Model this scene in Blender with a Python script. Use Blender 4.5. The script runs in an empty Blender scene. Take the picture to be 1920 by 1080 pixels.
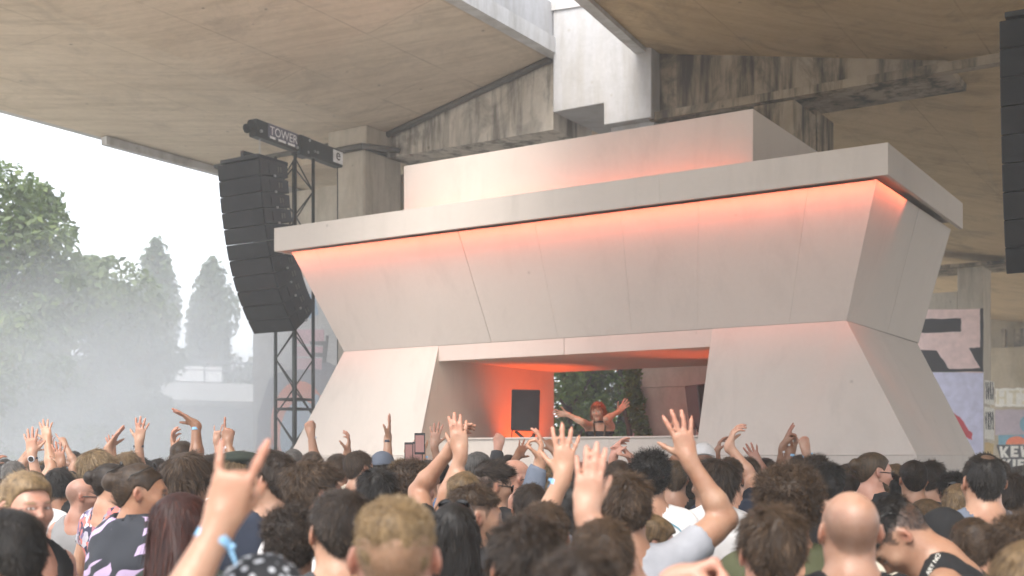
import bpy, bmesh, math, random, time
import numpy as np
from mathutils import Vector, Matrix, Euler

T0 = time.time()
sc = bpy.context.scene
C = sc.collection
R = math.radians
PI = math.pi

# ------------------------------------------------------------------ camera
# level camera held a little above the heads, frame shifted upwards
F, CX, HY, H = 2240.0, 960.0, 857.0, 1.85
cam_d = bpy.data.cameras.new('camera')
cam = bpy.data.objects.new('camera', cam_d); C.objects.link(cam)
cam.location = (0, 0, H); cam.rotation_euler = (R(90), 0, 0)
cam_d.sensor_width = 36; cam_d.lens = F / 1920 * 36
cam_d.shift_y = (HY - 540) / 1920
cam_d.clip_start = 0.05; cam_d.clip_end = 3000
cam_d.dof.use_dof = True; cam_d.dof.focus_distance = 8.0; cam_d.dof.aperture_fstop = 2.8
sc.camera = cam

# ------------------------------------------------------------------ world, sun, exposure
SUN_EL, SUN_AZ = 52, 205          # azimuth of the sun seen from above: 0 = +Y (into the picture), clockwise
w = bpy.data.worlds.new('World'); sc.world = w; w.use_nodes = True
nt = w.node_tree; bg = nt.nodes['Background']
sky = nt.nodes.new('ShaderNodeTexSky'); sky.sky_type = 'NISHITA'; sky.sun_disc = False
sky.sun_elevation = R(SUN_EL); sky.sun_rotation = R(SUN_AZ)
sky.air_density = 1.0; sky.dust_density = 6.0; sky.ozone_density = 1.0
veil = nt.nodes.new('ShaderNodeMix'); veil.data_type = 'RGBA'; veil.inputs[0].default_value = .62      # a high even cloud veil over the blue
veil.inputs[7].default_value = (9.0, 9.3, 9.8, 1); nt.links.new(sky.outputs[0], veil.inputs[6])
nt.links.new(veil.outputs[2], bg.inputs[0]); bg.inputs[1].default_value = 0.12
sl = bpy.data.lights.new('sun', 'SUN'); sl.energy = 1.5; sl.angle = R(30); sl.color = (1, .96, .9)
so = bpy.data.objects.new('sun', sl); C.objects.link(so)
sd = Vector((math.sin(R(SUN_AZ)) * math.cos(R(SUN_EL)), math.cos(R(SUN_AZ)) * math.cos(R(SUN_EL)), math.sin(R(SUN_EL))))
so.rotation_euler = sd.to_track_quat('Z', 'Y').to_euler(); so.location = sd * 60
sc.view_settings.view_transform = 'Standard'; sc.view_settings.look = 'None'
sc.view_settings.exposure = 1.44; sc.view_settings.gamma = 1.0
sc.cycles.use_denoising = True
sc.cycles.max_bounces = 8; sc.cycles.diffuse_bounces = 5; sc.cycles.volume_bounces = 3
sc.cycles.transparent_max_bounces = 12
sc.cycles.use_adaptive_sampling = True; sc.cycles.adaptive_threshold = 0.02

# ------------------------------------------------------------------ helpers
def at(x, y, d):
    'a point of the place, from its bearing in the photograph and its distance'
    return Vector(((x - CX) / F * d, d, H + (HY - y) / F * d))
U = Vector((-.843, .538, 0)).normalized(); V = Vector((.538, .843, 0)).normalized()
P0 = Vector(((1665 - CX) / F * 12, 12, 0))
def SP(s, t, z): return P0 + U * s + V * t + Vector((0, 0, z))
def onplane(x, y, t):
    r = Vector(((x - CX) / F, 1, 0)); d = (P0.dot(V) + t) / r.dot(V)
    return at(x, y, d)
def s_of(x, t):
    p = onplane(x, HY, t); return (Vector((p.x, p.y, 0)) - P0).dot(U)

def tag(o, label=None, cat=None, group=None, kind=None):
    if label: o['label'] = label
    if cat: o['category'] = cat
    if group: o['group'] = group
    if kind: o['kind'] = kind
    return o
def empty(name, loc=(0, 0, 0), rz=0, parent=None):
    o = bpy.data.objects.new(name, None); C.objects.link(o)
    o.location = loc; o.rotation_euler = (0, 0, rz); o.empty_display_size = .2
    if parent: o.parent = parent
    return o
def link(name, me, parent=None, loc=None):
    o = bpy.data.objects.new(name, me); C.objects.link(o)
    if parent is not None:
        o.parent = parent
        if loc is None:
            # geometry is given in world space: undo the parent's place
            o.matrix_parent_inverse = world_of(parent).inverted()
    if loc is not None: o.location = loc
    return o
def world_of(o):
    m = Matrix.LocRotScale(o.location, o.rotation_euler, o.scale)
    if o.parent is not None: m = world_of(o.parent) @ o.matrix_parent_inverse @ m
    return m
class MB:
    'collects faces for one mesh'
    def __init__(s): s.v = []; s.f = []
    def add(s, vs, fs):
        n = len(s.v); s.v += [tuple(p) for p in vs]; s.f += [tuple(i + n for i in f) for f in fs]; return s
    def hexa(s, b, t):
        'bottom 4 points, top 4 points in the same order'
        return s.add(list(b) + list(t), [(3, 2, 1, 0), (4, 5, 6, 7), (0, 1, 5, 4), (1, 2, 6, 5), (2, 3, 7, 6), (3, 0, 4, 7)])
    def box(s, c, dx, dy, dz, ax=Vector((1, 0, 0)), ay=Vector((0, 1, 0)), az=Vector((0, 0, 1))):
        c = Vector(c); q = [(-1, -1), (1, -1), (1, 1), (-1, 1)]
        return s.hexa([c + ax * dx / 2 * i + ay * dy / 2 * j - az * dz / 2 for i, j in q],
                      [c + ax * dx / 2 * i + ay * dy / 2 * j + az * dz / 2 for i, j in q])
    def stz(s, s0, s1, t0, t1, z0, z1):
        'box in the coordinates of the stage'
        q = [(s1, t0), (s0, t0), (s0, t1), (s1, t1)]
        return s.hexa([SP(a, b, z0) for a, b in q], [SP(a, b, z1) for a, b in q])
    def tube(s, a, b, r0, r1=None, n=8, caps=True):
        a = Vector(a); b = Vector(b); r1 = r0 if r1 is None else r1
        d = (b - a).normalized(); x = d.orthogonal().normalized(); y = d.cross(x)
        vs = []; 
        for p, r in ((a, r0), (b, r1)):
            vs += [p + (x * math.cos(2 * PI * i / n) + y * math.sin(2 * PI * i / n)) * r for i in range(n)]
        fs = [(i, (i + 1) % n, n + (i + 1) % n, n + i) for i in range(n)]
        if caps: fs += [tuple(range(n - 1, -1, -1)), tuple(range(n, 2 * n))]
        return s.add(vs, fs)
    def path(s, pts, r, n=6):
        for a, b in zip(pts[:-1], pts[1:]): s.tube(a, b, r, None, n)
        return s
    def prism(s, poly, off):
        'planar polygon (list of Vectors) pushed by the vector off'
        n = len(poly); vs = list(poly) + [p + off for p in poly]
        fs = [tuple(range(n)), tuple(range(2 * n - 1, n - 1, -1))] + [(i, n + i, n + (i + 1) % n, (i + 1) % n) for i in range(n)]
        return s.add(vs, fs)
    def build(s, name, mat, parent=None, smooth=False, bevel=0):
        me = bpy.data.meshes.new(name); me.from_pydata(s.v, [], s.f); me.update()
        bm = bmesh.new(); bm.from_mesh(me); bmesh.ops.recalc_face_normals(bm, faces=bm.faces)
        if bevel:
            bmesh.ops.bevel(bm, geom=[e for e in bm.edges if len(e.link_faces) == 2 and e.calc_face_angle(0) > .5], offset=bevel, segments=1, affect='EDGES')
        bm.to_mesh(me); bm.free()
        if mat: me.materials.append(mat)
        if smooth: me.polygons.foreach_set('use_smooth', [True] * len(me.polygons))
        return link(name, me, parent)

# ------------------------------------------------------------------ materials
class NT:
    def __init__(s, name):
        s.m = bpy.data.materials.new(name); s.m.use_nodes = True; s.t = s.m.node_tree
        s.b = s.t.nodes['Principled BSDF']; s.out = s.t.nodes['Material Output']
    def n(s, typ, **kw):
        x = s.t.nodes.new('ShaderNode' + typ)
        for k, v in kw.items():
            if k.startswith('i_'):
                key = k[2:]; x.inputs[int(key) if key.isdigit() else key].default_value = v
            else: setattr(x, k, v)
        return x
    def l(s, a, b): s.t.links.new(a, b)
    def ramp(s, fac, stops):
        r = s.n('ValToRGB'); e = r.color_ramp.elements
        while len(e) < len(stops): e.new(.5)
        for q, (p, c) in zip(e, stops):
            q.position = p; q.color = c if len(c) == 4 else (*c, 1)
        s.l(fac, r.inputs[0]); return r.outputs[0]
    def mix(s, fac, a, b, blend='MIX'):
        m = s.n('Mix', data_type='RGBA', blend_type=blend)
        for sock, val in ((m.inputs[0], fac), (m.inputs[6], a), (m.inputs[7], b)):
            if hasattr(val, 'links') or hasattr(val, 'is_linked'): s.l(val, sock)
            else: sock.default_value = val if isinstance(val, (int, float)) else ((*val, 1) if len(val) == 3 else val)
        return m.outputs[2]
    def noise(s, scale, detail=6, rough=.6, vec=None, dist=0):
        x = s.n('TexNoise', i_Scale=scale, i_Detail=detail, i_Roughness=rough, i_Distortion=dist)
        if vec is not None: s.l(vec, x.inputs['Vector'])
        return x.outputs[0]
    def coords(s, kind='Object', scale=None, rot=None):
        o = s.n('TexCoord').outputs[kind]
        if scale or rot:
            mp = s.n('Mapping'); s.l(o, mp.inputs[0])
            if rot: mp.inputs['Rotation'].default_value = rot
            if scale: mp.inputs['Scale'].default_value = scale
            o = mp.outputs[0]
        return o
    def bump(s, h, strength=.3, dist=.01):
        b = s.n('Bump', i_Strength=strength, i_Distance=dist); s.l(h, b.inputs['Height']); s.l(b.outputs[0], s.b.inputs['Normal'])
    def col(s, c):
        if hasattr(c, 'is_linked'): s.l(c, s.b.inputs['Base Color'])
        else: s.b.inputs['Base Color'].default_value = (*c, 1)
    def set(s, rough=.6, metal=0, spec=.5):
        s.b.inputs['Roughness'].default_value = rough; s.b.inputs['Metallic'].default_value = metal
        s.b.inputs['Specular IOR Level'].default_value = spec
        return s.m
UROT = (0, 0, -math.atan2(V.y, V.x))       # turns world axes so that x runs along the decks

def concrete(name, c0, c1, seams=None, stain=0.0, streak=0.0, stain_col=(.05, .05, .045), scale=1.0):
    k = NT(name); v = k.coords('Object', rot=UROT)
    big = k.noise(.5 * scale, 5, .6, v); fine = k.noise(9 * scale, 8, .7, v)
    c = k.ramp(big, [(.3, c0), (.7, c1)])
    c = k.mix(.5, c, k.ramp(fine, [(.3, (.72, .72, .72)), (.75, (1, 1, 1))]), 'MULTIPLY')
    if streak:      # water marks running down
        sv = k.coords('Object', rot=UROT, scale=(2.2, 2.2, .22))
        st = k.noise(1.6, 7, .65, sv)
        c = k.mix(k.ramp(st, [(.48, (0, 0, 0)), (.62, (streak,) * 3)]), c, stain_col)
    if stain:
        st = k.noise(.8, 9, .72, k.coords('Object', rot=UROT), 1.0)
        c = k.mix(k.ramp(st, [(.5, (0, 0, 0)), (.66, (stain,) * 3)]), c, stain_col)
    sp = k.n('TexVoronoi', i_Scale=2.3); k.l(v, sp.inputs['Vector']); c = k.mix(k.ramp(sp.outputs[0], [(.035, (.55, .55, .55)), (.07, (0, 0, 0))]), c, stain_col)      # holes and rust spots
    lg = k.noise(1.0, 8, .75, k.coords('Object', rot=UROT, scale=(.5, 5.5, 1)), .3); c = k.mix(.6, c, k.ramp(lg, [(.34, (.70, .67, .62)), (.56, (1, 1, 1))]), 'MULTIPLY')   # board marks
    h = fine
    if seams:       # formwork joints
        br = k.n('TexBrick', i_Scale=1.0, offset=.37); br.inputs['Mortar Size'].default_value = .014; br.inputs['Mortar Smooth'].default_value = .6
        br.inputs['Brick Width'].default_value = seams[0]; br.inputs['Row Height'].default_value = seams[1]
        wv = k.n('VectorMath', operation='ADD'); k.l(v, wv.inputs[0])
        nv = k.n('TexNoise', i_Scale=.6, i_Detail=3); k.l(v, nv.inputs['Vector'])
        sm = k.n('VectorMath', operation='SCALE'); sm.inputs['Scale'].default_value = .06; k.l(nv.outputs[1], sm.inputs[0]); k.l(sm.outputs[0], wv.inputs[1])
        k.l(wv.outputs[0], br.inputs['Vector'])
        gap = k.ramp(k.noise(.9, 4, .6, v), [(.36, (.12, .12, .12)), (.58, (.5, .5, .5))])
        f2 = k.n('Math', operation='MULTIPLY'); k.l(br.outputs['Fac'], f2.inputs[0]); k.l(gap, f2.inputs[1])
        c = k.mix(f2.outputs[0], c, (c0[0] * .45, c0[1] * .42, c0[2] * .38))
    k.col(c); k.bump(h, .25, .02); k.set(.85, 0, .3)
    return k.m
def plain(name, c, rough=.6, metal=0, var=.15, scale=12, bump=0):
    k = NT(name); n_ = k.noise(scale, 5, .6, k.coords('Object'))
    k.col(k.ramp(n_, [(.3, tuple(x * (1 - var) for x in c)), (.7, tuple(min(1, x * (1 + var)) for x in c))]))
    if bump: k.bump(n_, bump, .01)
    return k.set(rough, metal)
def emit(name, c, st):
    k = NT(name); k.b.inputs['Base Color'].default_value = (*c, 1)
    k.b.inputs['Emission Color'].default_value = (*c, 1); k.b.inputs['Emission Strength'].default_value = st
    return k.m
# ------------------------------------------------------------------ the place
M = {}
M['soffit_l'] = concrete('pale_soffit_concrete', (.60, .505, .385), (.70, .595, .465), seams=(5.2, 1.25), stain=.2)
M['soffit_r'] = concrete('warm_soffit_concrete', (.45, .325, .175), (.54, .40, .23), seams=(6.5, 1.6), stain=.35)
M['fascia'] = concrete('fascia_concrete', (.5, .5, .5), (.62, .62, .62), streak=.35, stain_col=(.25, .24, .22))
M['cross'] = concrete('stained_crosshead', (.58, .53, .46), (.70, .65, .57), streak=.7, stain=.6, stain_col=(.055, .052, .045))
M['cross_d'] = concrete('sooty_crosshead', (.26, .21, .15), (.40, .33, .24), streak=.9, stain=.85, stain_col=(.03, .026, .02))
M['white_c'] = concrete('white_washed_concrete', (.42, .42, .43), (.50, .50, .51), streak=.25, stain_col=(.3, .27, .22))
M['column'] = concrete('column_concrete', (.46, .41, .34), (.58, .53, .45), streak=.3, stain_col=(.16, .14, .11))
M['asphalt'] = concrete('dusty_ground', (.36, .33, .28), (.46, .43, .37), stain=.3, stain_col=(.05, .05, .05))
M['black'] = plain('black_steel', (.018, .019, .02), .5, .3)
M['pipe'] = plain('grey_pipe', (.10, .095, .085), .6)

g = MB().add([(-900, -300, 0), (900, -300, 0), (900, 1500, 0), (-900, 1500, 0)], [(0, 1, 2, 3)]).build('ground', M['asphalt'])
tag(g, kind='structure')

# --- viaducts: cross sections drawn in the plane of the piers, pushed along the carriageway
T_NEAR, T_FAR = -7.0, 46.0  # near end lies out of view, placed to shape light on stage and crowd
def deck(name, prof, dirv, mats, parent, top, tn=None, tf=None):
    'prof: (s, z) from one edge to the other along the underside; top: thickness z'
    base = [SP(s, 4.5, z) for s, z in prof]
    k0, k1 = (T_NEAR if tn is None else tn) - 4.5, (T_FAR if tf is None else tf) - 4.5
    NS = 8
    vs = []
    for i in range(NS + 1):
        k = k0 + (k1 - k0) * i / NS
        vs += [p + dirv * k for p in base]
    n = len(base)
    fs = [(i * n + j, i * n + j + 1, (i + 1) * n + j + 1, (i + 1) * n + j) for i in range(NS) for j in range(n - 1)]
    o = MB().add(vs, fs).build(name, mats, parent)
    zt = Vector((0, 0, top))
    a, b = base[0], base[-1]
    t = MB()
    t.add([a + dirv * k0 + Vector((0, 0, top - a.z)), b + dirv * k0 + Vector((0, 0, top - b.z)), b + dirv * k1 + Vector((0, 0, top - b.z)), a + dirv * k1 + Vector((0, 0, top - a.z))], [(0, 1, 2, 3)])
    # closing wall at the near end
    ends = [p + dirv * k0 for p in base]
    t.add(ends + [Vector((p.x, p.y, top)) for p in ends], [(j, j + 1, n + j + 1, n + j) for j in range(n - 1)])
    t.build('deck_slab', M['soffit_l'], parent)
    return o
V2 = Vector((.4375, .899, 0)).normalized()
lb = tag(empty('viaduct', SP(10, 4.5, 0)), 'pale concrete viaduct overhead with a column beside the speaker tower', 'bridge')
LP = [(6.61, 8.36), (10.0, 7.6), (14.45, 7.58), (15.05, 7.85)]
TL = 10.0  # unseen far end, cut short to let daylight onto the bushes behind
deck('soffit', LP, V, M['soffit_l'], lb, 9.0, None, TL)
# parapet and edge beam on the gap side
def strip(s0, s1, z0, z1, dirv, k0=T_NEAR, k1=T_FAR):
    m = MB()
    a = [SP(s1, 4.5, z0), SP(s0, 4.5, z0), SP(s0, 4.5, z1), SP(s1, 4.5, z1)]
    return m.prism([p + dirv * (k0 - 4.5) for p in a], dirv * (k1 - k0))
strip(6.40, 6.61, 8.30, 8.55, V, T_NEAR, TL).build('edge_beam', M['fascia'], lb)
strip(6.46, 6.60, 8.56, 9.12, V, T_NEAR, TL).build('parapet', M['white_c'], lb)
strip(15.05, 15.3, 7.8, 8.6, V, T_NEAR, TL).build('edge_beam', M['fascia'], lb)
strip(14.25, 14.40, 7.42, 7.565, V, 1.9, TL).build('gutter', M['fascia'], lb)
# crosshead of the left viaduct
def plate(poly, t0, t1): return MB().prism([SP(s, t0, z) for s, z in poly], V * (t1 - t0))
plate([(10.05, 7.62), (6.62, 8.37), (6.62, 7.18), (10.05, 7.18)], 4.6, 5.9).build('crosshead', M['cross'], lb)
plate([(14.3, 7.62), (10.06, 7.62), (10.06, 7.36), (14.3, 7.36)], 4.75, 5.9).build('crosshead', M['soffit_l'], lb)
m = MB(); m.path([SP(14.6, 4.5, 7.56), SP(10.15, 4.5, 7.56), SP(9.95, 4.5, 7.56), SP(6.6, 4.5, 8.3)], .055); m.build('drain_pipe', M['pipe'], lb, True)
m = MB(); m.path([SP(10.9, 3.9, 7.24), SP(10.05, 3.9, 7.24), SP(9.7, 4.5, 7.24)], .05); m.build('drain_pipe', M['pipe'], lb, True)
# column with its cap
s0, s1 = s_of(683, 4.0), s_of(632, 4.0)
MB().stz(s0, s1, 4.0, 5.05, -.05, 7.22).build('column', M['column'], lb, bevel=.03)
MB().stz(s0 - .12, s1 + .15, 3.92, 5.1, 7.28, 7.6).build('column_cap', M['column'], lb, bevel=.02)
MB().stz(s0 - .04, s1 + .04, 3.97, 5.06, 7.22, 7.28).build('bearing', M['pipe'], lb)
# painted pier wall behind the tower
TW = 5.2
sw0, sw1 = s_of(760, TW), s_of(475, TW)
pw = MB().stz(sw0, sw1, TW, TW + .6, -.05, 7.02).build('pier_wall', M['column'], lb)

rb = tag(empty('viaduct', SP(2, 4.5, 0)), 'brown stained concrete viaduct above and behind the stage at right', 'bridge')
deck('soffit', [(-16, 8.1), (-12.0, 7.2), (.4, 7.2), (4.83, 8.09)], V2, M['soffit_r'], rb, 8.9, -10)  # its unseen near and right reach is added to shade the stage's right side
strip(4.83, 5.0, 8.02, 8.3, V2, -10).build('edge_beam', M['fascia'], rb)
plate([(.45, 7.2), (4.85, 8.10), (4.85, 7.1), (.45, 7.1)][::-1], 4.6, 5.8).build('crosshead', M['cross_d'], rb)
MB().stz(-12, 4.8, 4.4, 4.58, 7.0, 7.12).build('bearing_ledge', M['cross_d'], rb)
# white block joining the two decks, stepped below
sa, sb, sm_ = s_of(1037, 4.3), s_of(1221, 4.3), s_of(1132, 4.3)
plate([(sa, 7.36), (sa, 9.12), (sb, 8.98), (sb, 7.02), (sm_, 7.02), (sm_, 7.36)], 4.3, 6.0).build('joint_block', M['white_c'], rb, bevel=.01)
plate([(sa + .015, 8.98), (sa + .015, 9.12), (sb - .015, 8.98), (sb - .015, 8.86)], 4.27, 4.3).build('coping', M['fascia'], rb)
MB().stz(sb + .05, sm_ - .02, 4.5, 5.4, 6.2, 7.02).build('bearing_block', M['white_c'], rb)
# columns of the right pier
sc0, sc1 = s_of(1490, 4.45), s_of(1412, 4.45)
MB().stz(sc0, sc1, 4.45, 5.4, -.05, 6.98).build('column', M['cross_d'], rb, bevel=.02)
MB().stz(s_of(1532, 5.6), s_of(1500, 5.6), 5.6, 6.4, -.05, 7.1).build('column', M['cross_d'], rb)
# plastered wall behind the booth
M['plaster'] = concrete('pink_plaster', (.58, .46, .41), (.68, .56, .50), stain=.35, stain_col=(.2, .13, .1), scale=2)
MB().stz(s_of(1600, 5.0), s_of(1186, 5.0), 5.0, 5.4, -.05, 2.95).build('pier_wall', M['plaster'], rb)
MB().stz(s_of(1600, 5.0), s_of(1186, 5.0), 5.03, 5.4, 2.96, 4.6).build('pier_wall', M['plaster'], rb)
# the next pier
TP = 22.5
c0, c1 = s_of(1843, TP), s_of(1795, TP)
MB().stz(c0, c1, TP, TP + 1.1, -.05, 7.16).build('column', M['column'], rb, bevel=.02)
MB().stz(c1 + .002, s_of(1640, TP), TP + .004, TP + .6, -.05, 6.45).build('pier_wall', M['column'], rb)
MB().stz(c0 - .6, s_of(1640, TP), TP - .25, TP + 1.4, 7.1, 7.19).build('crosshead', M['cross_d'], rb)

aw = tag(empty('abutment_wall', at(1910, HY, 48)), 'far concrete abutment wall covered in graffiti at the right edge', 'wall')
M['abut'] = concrete('abutment_concrete', (.36, .30, .2), (.45, .38, .27), stain=.3, stain_col=(.2, .16, .1))
TA = 40.0
a0, a1 = s_of(2300, TA), s_of(1700, TA)
MB().stz(a0, a1, TA, TA + .8, -.05, 6.35).build('wall_face', M['abut'], aw)
MB().stz(a0, s_of(1900, TA), TA + .1, TA + .7, 6.36, 7.1).build('bearing_shelf', M['cross_d'], aw)
MB().stz(a0, a1, TA + .81, TA + 1.2, 5.0, 7.6).build('back_wall', M['abut'], aw)
MB().stz(s_of(1885, TA), s_of(1878, TA), TA - .1, TA + .4, 6.36, 7.1).build('bearing', M['cross_d'], aw)

# --- graffiti: paint laid on the walls
def paint(name, polys, t, mat, parent, off=.004, mapping=None):
    m = MB()
    for poly in polys:
        pts = [onplane(x, y, t) - V * off for x, y in poly]
        m.prism(pts, V * (off * .6))
    return m.build(name, mat, parent)
def wob(poly, amp=.6, n=5, seed=1):
    rr = random.Random(seed); out = []
    for (x0, y0), (x1, y1) in zip(poly, poly[1:] + poly[:1]):
        for i in range(n):
            f = i / n; out.append((x0 + (x1 - x0) * f + (rr.uniform(-amp, amp) if i else 0), y0 + (y1 - y0) * f + (rr.uniform(-amp, amp) if i else 0)))
    return out
def disc(cx, cy, rx, ry, a0=0, a1=360, n=28, hole=None):
    p = [(cx + rx * math.cos(R(a0 + (a1 - a0) * i / n)), cy + ry * math.sin(R(a0 + (a1 - a0) * i / n))) for i in range(n + (0 if a1 - a0 == 360 else 1))]
    return p
def paintm(name, c): return plain('paint_' + name, c, .7, 0, .12, 6)
PM = {k: paintm(k, c) for k, c in dict(pink=(.82, .62, .60), black=(.018, .017, .02), lilac=(.64, .65, .86), red=(.55, .06, .08), white=(.66, .64, .58),
      cream=(.55, .50, .36), mauve=(.36, .30, .34), teal=(.12, .28, .36), orange=(.72, .16, .05), ochre=(.5, .34, .12), green=(.2, .26, .1), grey=(.22, .23, .27),
      palepink=(.62, .42, .46), skyblue=(.32, .44, .56), offwhite=(.56, .56, .56), darkgrey=(.10, .105, .12)).items()}
# the big letter on the next pier (wall plane TP for the column, +0.1 for the wall: one plane proud of both)
gw = MB()
o = paint('graffiti', [wob([(1640, 582), (1842, 579), (1842, 700), (1640, 690)], .8)], TP, PM['pink'], rb, .010)
o = paint('graffiti', [wob([(1640, 600), (1802, 597), (1802, 622), (1640, 626)], .9, 12, 3), wob([(1640, 655), (1756, 657), (1780, 692), (1838, 690), (1817, 653), (1838, 651), (1838, 578), (1844, 578), (1844, 697), (1640, 697)], .6, 8, 5)], TP, PM['black'], rb, .014)
o = paint('graffiti', [[(1640, 698), (1844, 698), (1844, 862), (1640, 862)]], TP, PM['lilac'], rb, .010)
o = paint('graffiti', [wob([(1780, 770), (1800, 782), (1812, 800), (1823, 812), (1822, 826), (1812, 820), (1796, 800), (1784, 790)], 1.5, 4, 4)], TP, PM['red'], rb, .014)
# tags on the side of that pier
def sidepaint(name, polys, s, mat, parent, off=.005):
    m = MB()
    for poly in polys:
        pts = []
        for x, y in poly:
            r = Vector(((x - CX) / F, 1, 0)); d = (P0.dot(U) + s - off) / r.dot(U); pts.append(at(x, y, d))
        m.prism(pts, U * (off * .5))
    return m.build(name, mat, parent)
for q_ in (wob([(1846, 712), (1864, 716), (1864, 760), (1846, 757)], .8, 6, 2), wob([(1846, 762), (1864, 766), (1864, 826), (1846, 822)], .8, 6, 3)): sidepaint('graffiti', [q_], c0, PM['white'], rb)
sidepaint('graffiti', [wob([(1848 + 4 * i, 716 + j), (1850 + 4 * i, 717 + j), (1851 + 4 * i, 750 + j), (1849 + 4 * i, 748 + j)], 1.2, 5, i + j) for i in range(4) for j in (0, 56)], c0, PM['black'], rb, .009)
sidepaint('graffiti', [wob([(1846, 830), (1864, 832), (1864, 900), (1846, 900)], 2, 5, 7)], c0, PM['ochre'], rb)
# abutment lettering
paint('graffiti', [wob([(1866, 728), (1935, 728), (1935, 764), (1866, 762)], 1.5, 8, 1)], TA, PM['white'], aw)
paint('graffiti', [wob(p, .6, 3, i) for i, p in enumerate([[(1869, 732), (1873, 732), (1873, 744), (1883, 744), (1883, 732), (1887, 732), (1887, 758), (1883, 758), (1883, 748), (1873, 748), (1873, 758), (1869, 758)],
       [(1892, 732), (1912, 732), (1912, 737), (1905, 737), (1905, 758), (1899, 758), (1899, 737), (1892, 737)], [(1916, 732), (1932, 732), (1932, 758), (1916, 758), (1916, 752), (1926, 752), (1926, 738), (1916, 738)]])], TA, PM['cream'], aw, .009)
paint('graffiti', [wob([(1866, 768), (1935, 768), (1935, 815), (1866, 816)], 1, 5, 2)], TA, PM['mauve'], aw)
paint('graffiti', [disc(1921, 795, 9, 14), wob([(1872, 816), (1935, 814), (1935, 834), (1872, 834)], 1, 4, 9)], TA, PM['teal'], aw, .007)
paint('graffiti', [disc(1906, 833, 20, 15, 180, 360)], TA, PM['orange'], aw, .010)
paint('graffiti', [wob([(1868, 834), (1935, 834), (1935, 880), (1882, 884)], 1, 5, 3)], TA, PM['black'], aw, .012)
def kx(x, y, s, pts): return [(x + a * s, y + b * s) for a, b in pts]
LK = [(0, 0), (5, 0), (6, 8), (11, 0), (17, 0), (10, 10), (17, 20), (11, 20), (7, 13), (8, 20), (3, 20)]
LE = [(0, 0), (14, 0), (14, 5), (6, 5), (6, 8), (12, 8), (12, 12), (6, 12), (6, 15), (14, 15), (14, 20), (0, 20)]
LI = [(0, 0), (6, 0), (6, 20), (0, 20)]
paint('graffiti', [kx(1874, 837, 1.05, LK), kx(1895, 836, 1.05, LE), kx(1913, 836, 1.05, LK), kx(1880, 861, .95, LK), kx(1899, 861, .95, LI), kx(1908, 861, .95, LE)], TA, PM['white'], aw, .016)
paint('graffiti', [wob([(1884, 886), (1935, 882), (1935, 905), (1880, 905)], 1, 5, 3)], TA, PM['palepink'], aw, .010)
# mural on the wall behind the tower
paint('mural', [[(474.8, 520), (700, 520), (700, 900), (474.8, 900)]], TW, PM['offwhite'], lb, .006)
paint('mural', [wob([(478, 900), (484, 780), (505, 712), (520, 700), (560, 690), (612, 678), (640, 690), (660, 760), (640, 900)], 1, 4, 2)], TW, PM['grey'], lb, .010)
paint('mural', [disc(562, 800, 54, 86), ], TW, PM['orange'], lb, .014)
paint('mural', [disc(566, 820, 40, 70), wob([(588, 745), (594, 738), (600, 742), (598, 770), (584, 775)], 1, 3, 4)], TW, PM['skyblue'], lb, .018)
paint('mural', [[(550, 618), (608, 618), (608, 645), (550, 645)], [(550, 650), (608, 650), (608, 668), (550, 668)], [(550, 672), (604, 672), (604, 693), (550, 693)]], TW, PM['palepink'], lb, .014)
paint('mural', [[(582, 640), (612, 640), (612, 629), (617, 629), (612, 680), (605, 680), (606, 670), (582, 668), (582, 661), (606, 662), (607, 648), (582, 646)]], TW, PM['darkgrey'], lb, .018)
paint('mural', [wob([(575, 545), (592, 560), (598, 590), (580, 598)], 1, 3, 1)], TW, PM['skyblue'], lb, .012)
# ------------------------------------------------------------------ the stage booth
def board(name, c):
    k = NT(name); v = k.coords('Object')
    a = k.noise(.55, 5, .55, v); b = k.noise(26, 6, .7, v); d = k.noise(2.2, 6, .65, k.coords('Object', scale=(1, 1, .35)), .6)
    col = k.ramp(a, [(.32, tuple(x * .93 for x in c)), (.68, c)])
    col = k.mix(.35, col, k.ramp(b, [(.35, (.86, .86, .86)), (.7, (1, 1, 1))]), 'MULTIPLY')
    col = k.mix(k.ramp(d, [(.54, (0, 0, 0)), (.70, (.4, .4, .4))]), col, tuple(x * .74 for x in c))
    dr = k.noise(1.0, 6, .7, k.coords('Object', scale=(3.2, 3.2, .3)), .3); col = k.mix(k.ramp(dr, [(.55, (0, 0, 0)), (.68, (.3, .3, .3))]), col, tuple(x * .78 for x in c))
    sp = k.n('TexVoronoi', i_Scale=1.6); k.l(v, sp.inputs['Vector']); col = k.mix(k.ramp(sp.outputs[0], [(.02, (.5, .5, .5)), (.045, (0, 0, 0))]), col, tuple(x * .5 for x in c))
    k.col(col); k.bump(b, .18, .006); k.set(.78, 0, .3); return k.m
M['board'] = board('painted_board', (.54, .49, .448))
M['board_in'] = board('painted_board_inside', (.56, .50, .42))
M['led'] = emit('orange_led', (1.0, .17, .055), 48.0)
M['dark_gap'] = plain('dark_joint', (.22, .2, .18), .9)

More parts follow.
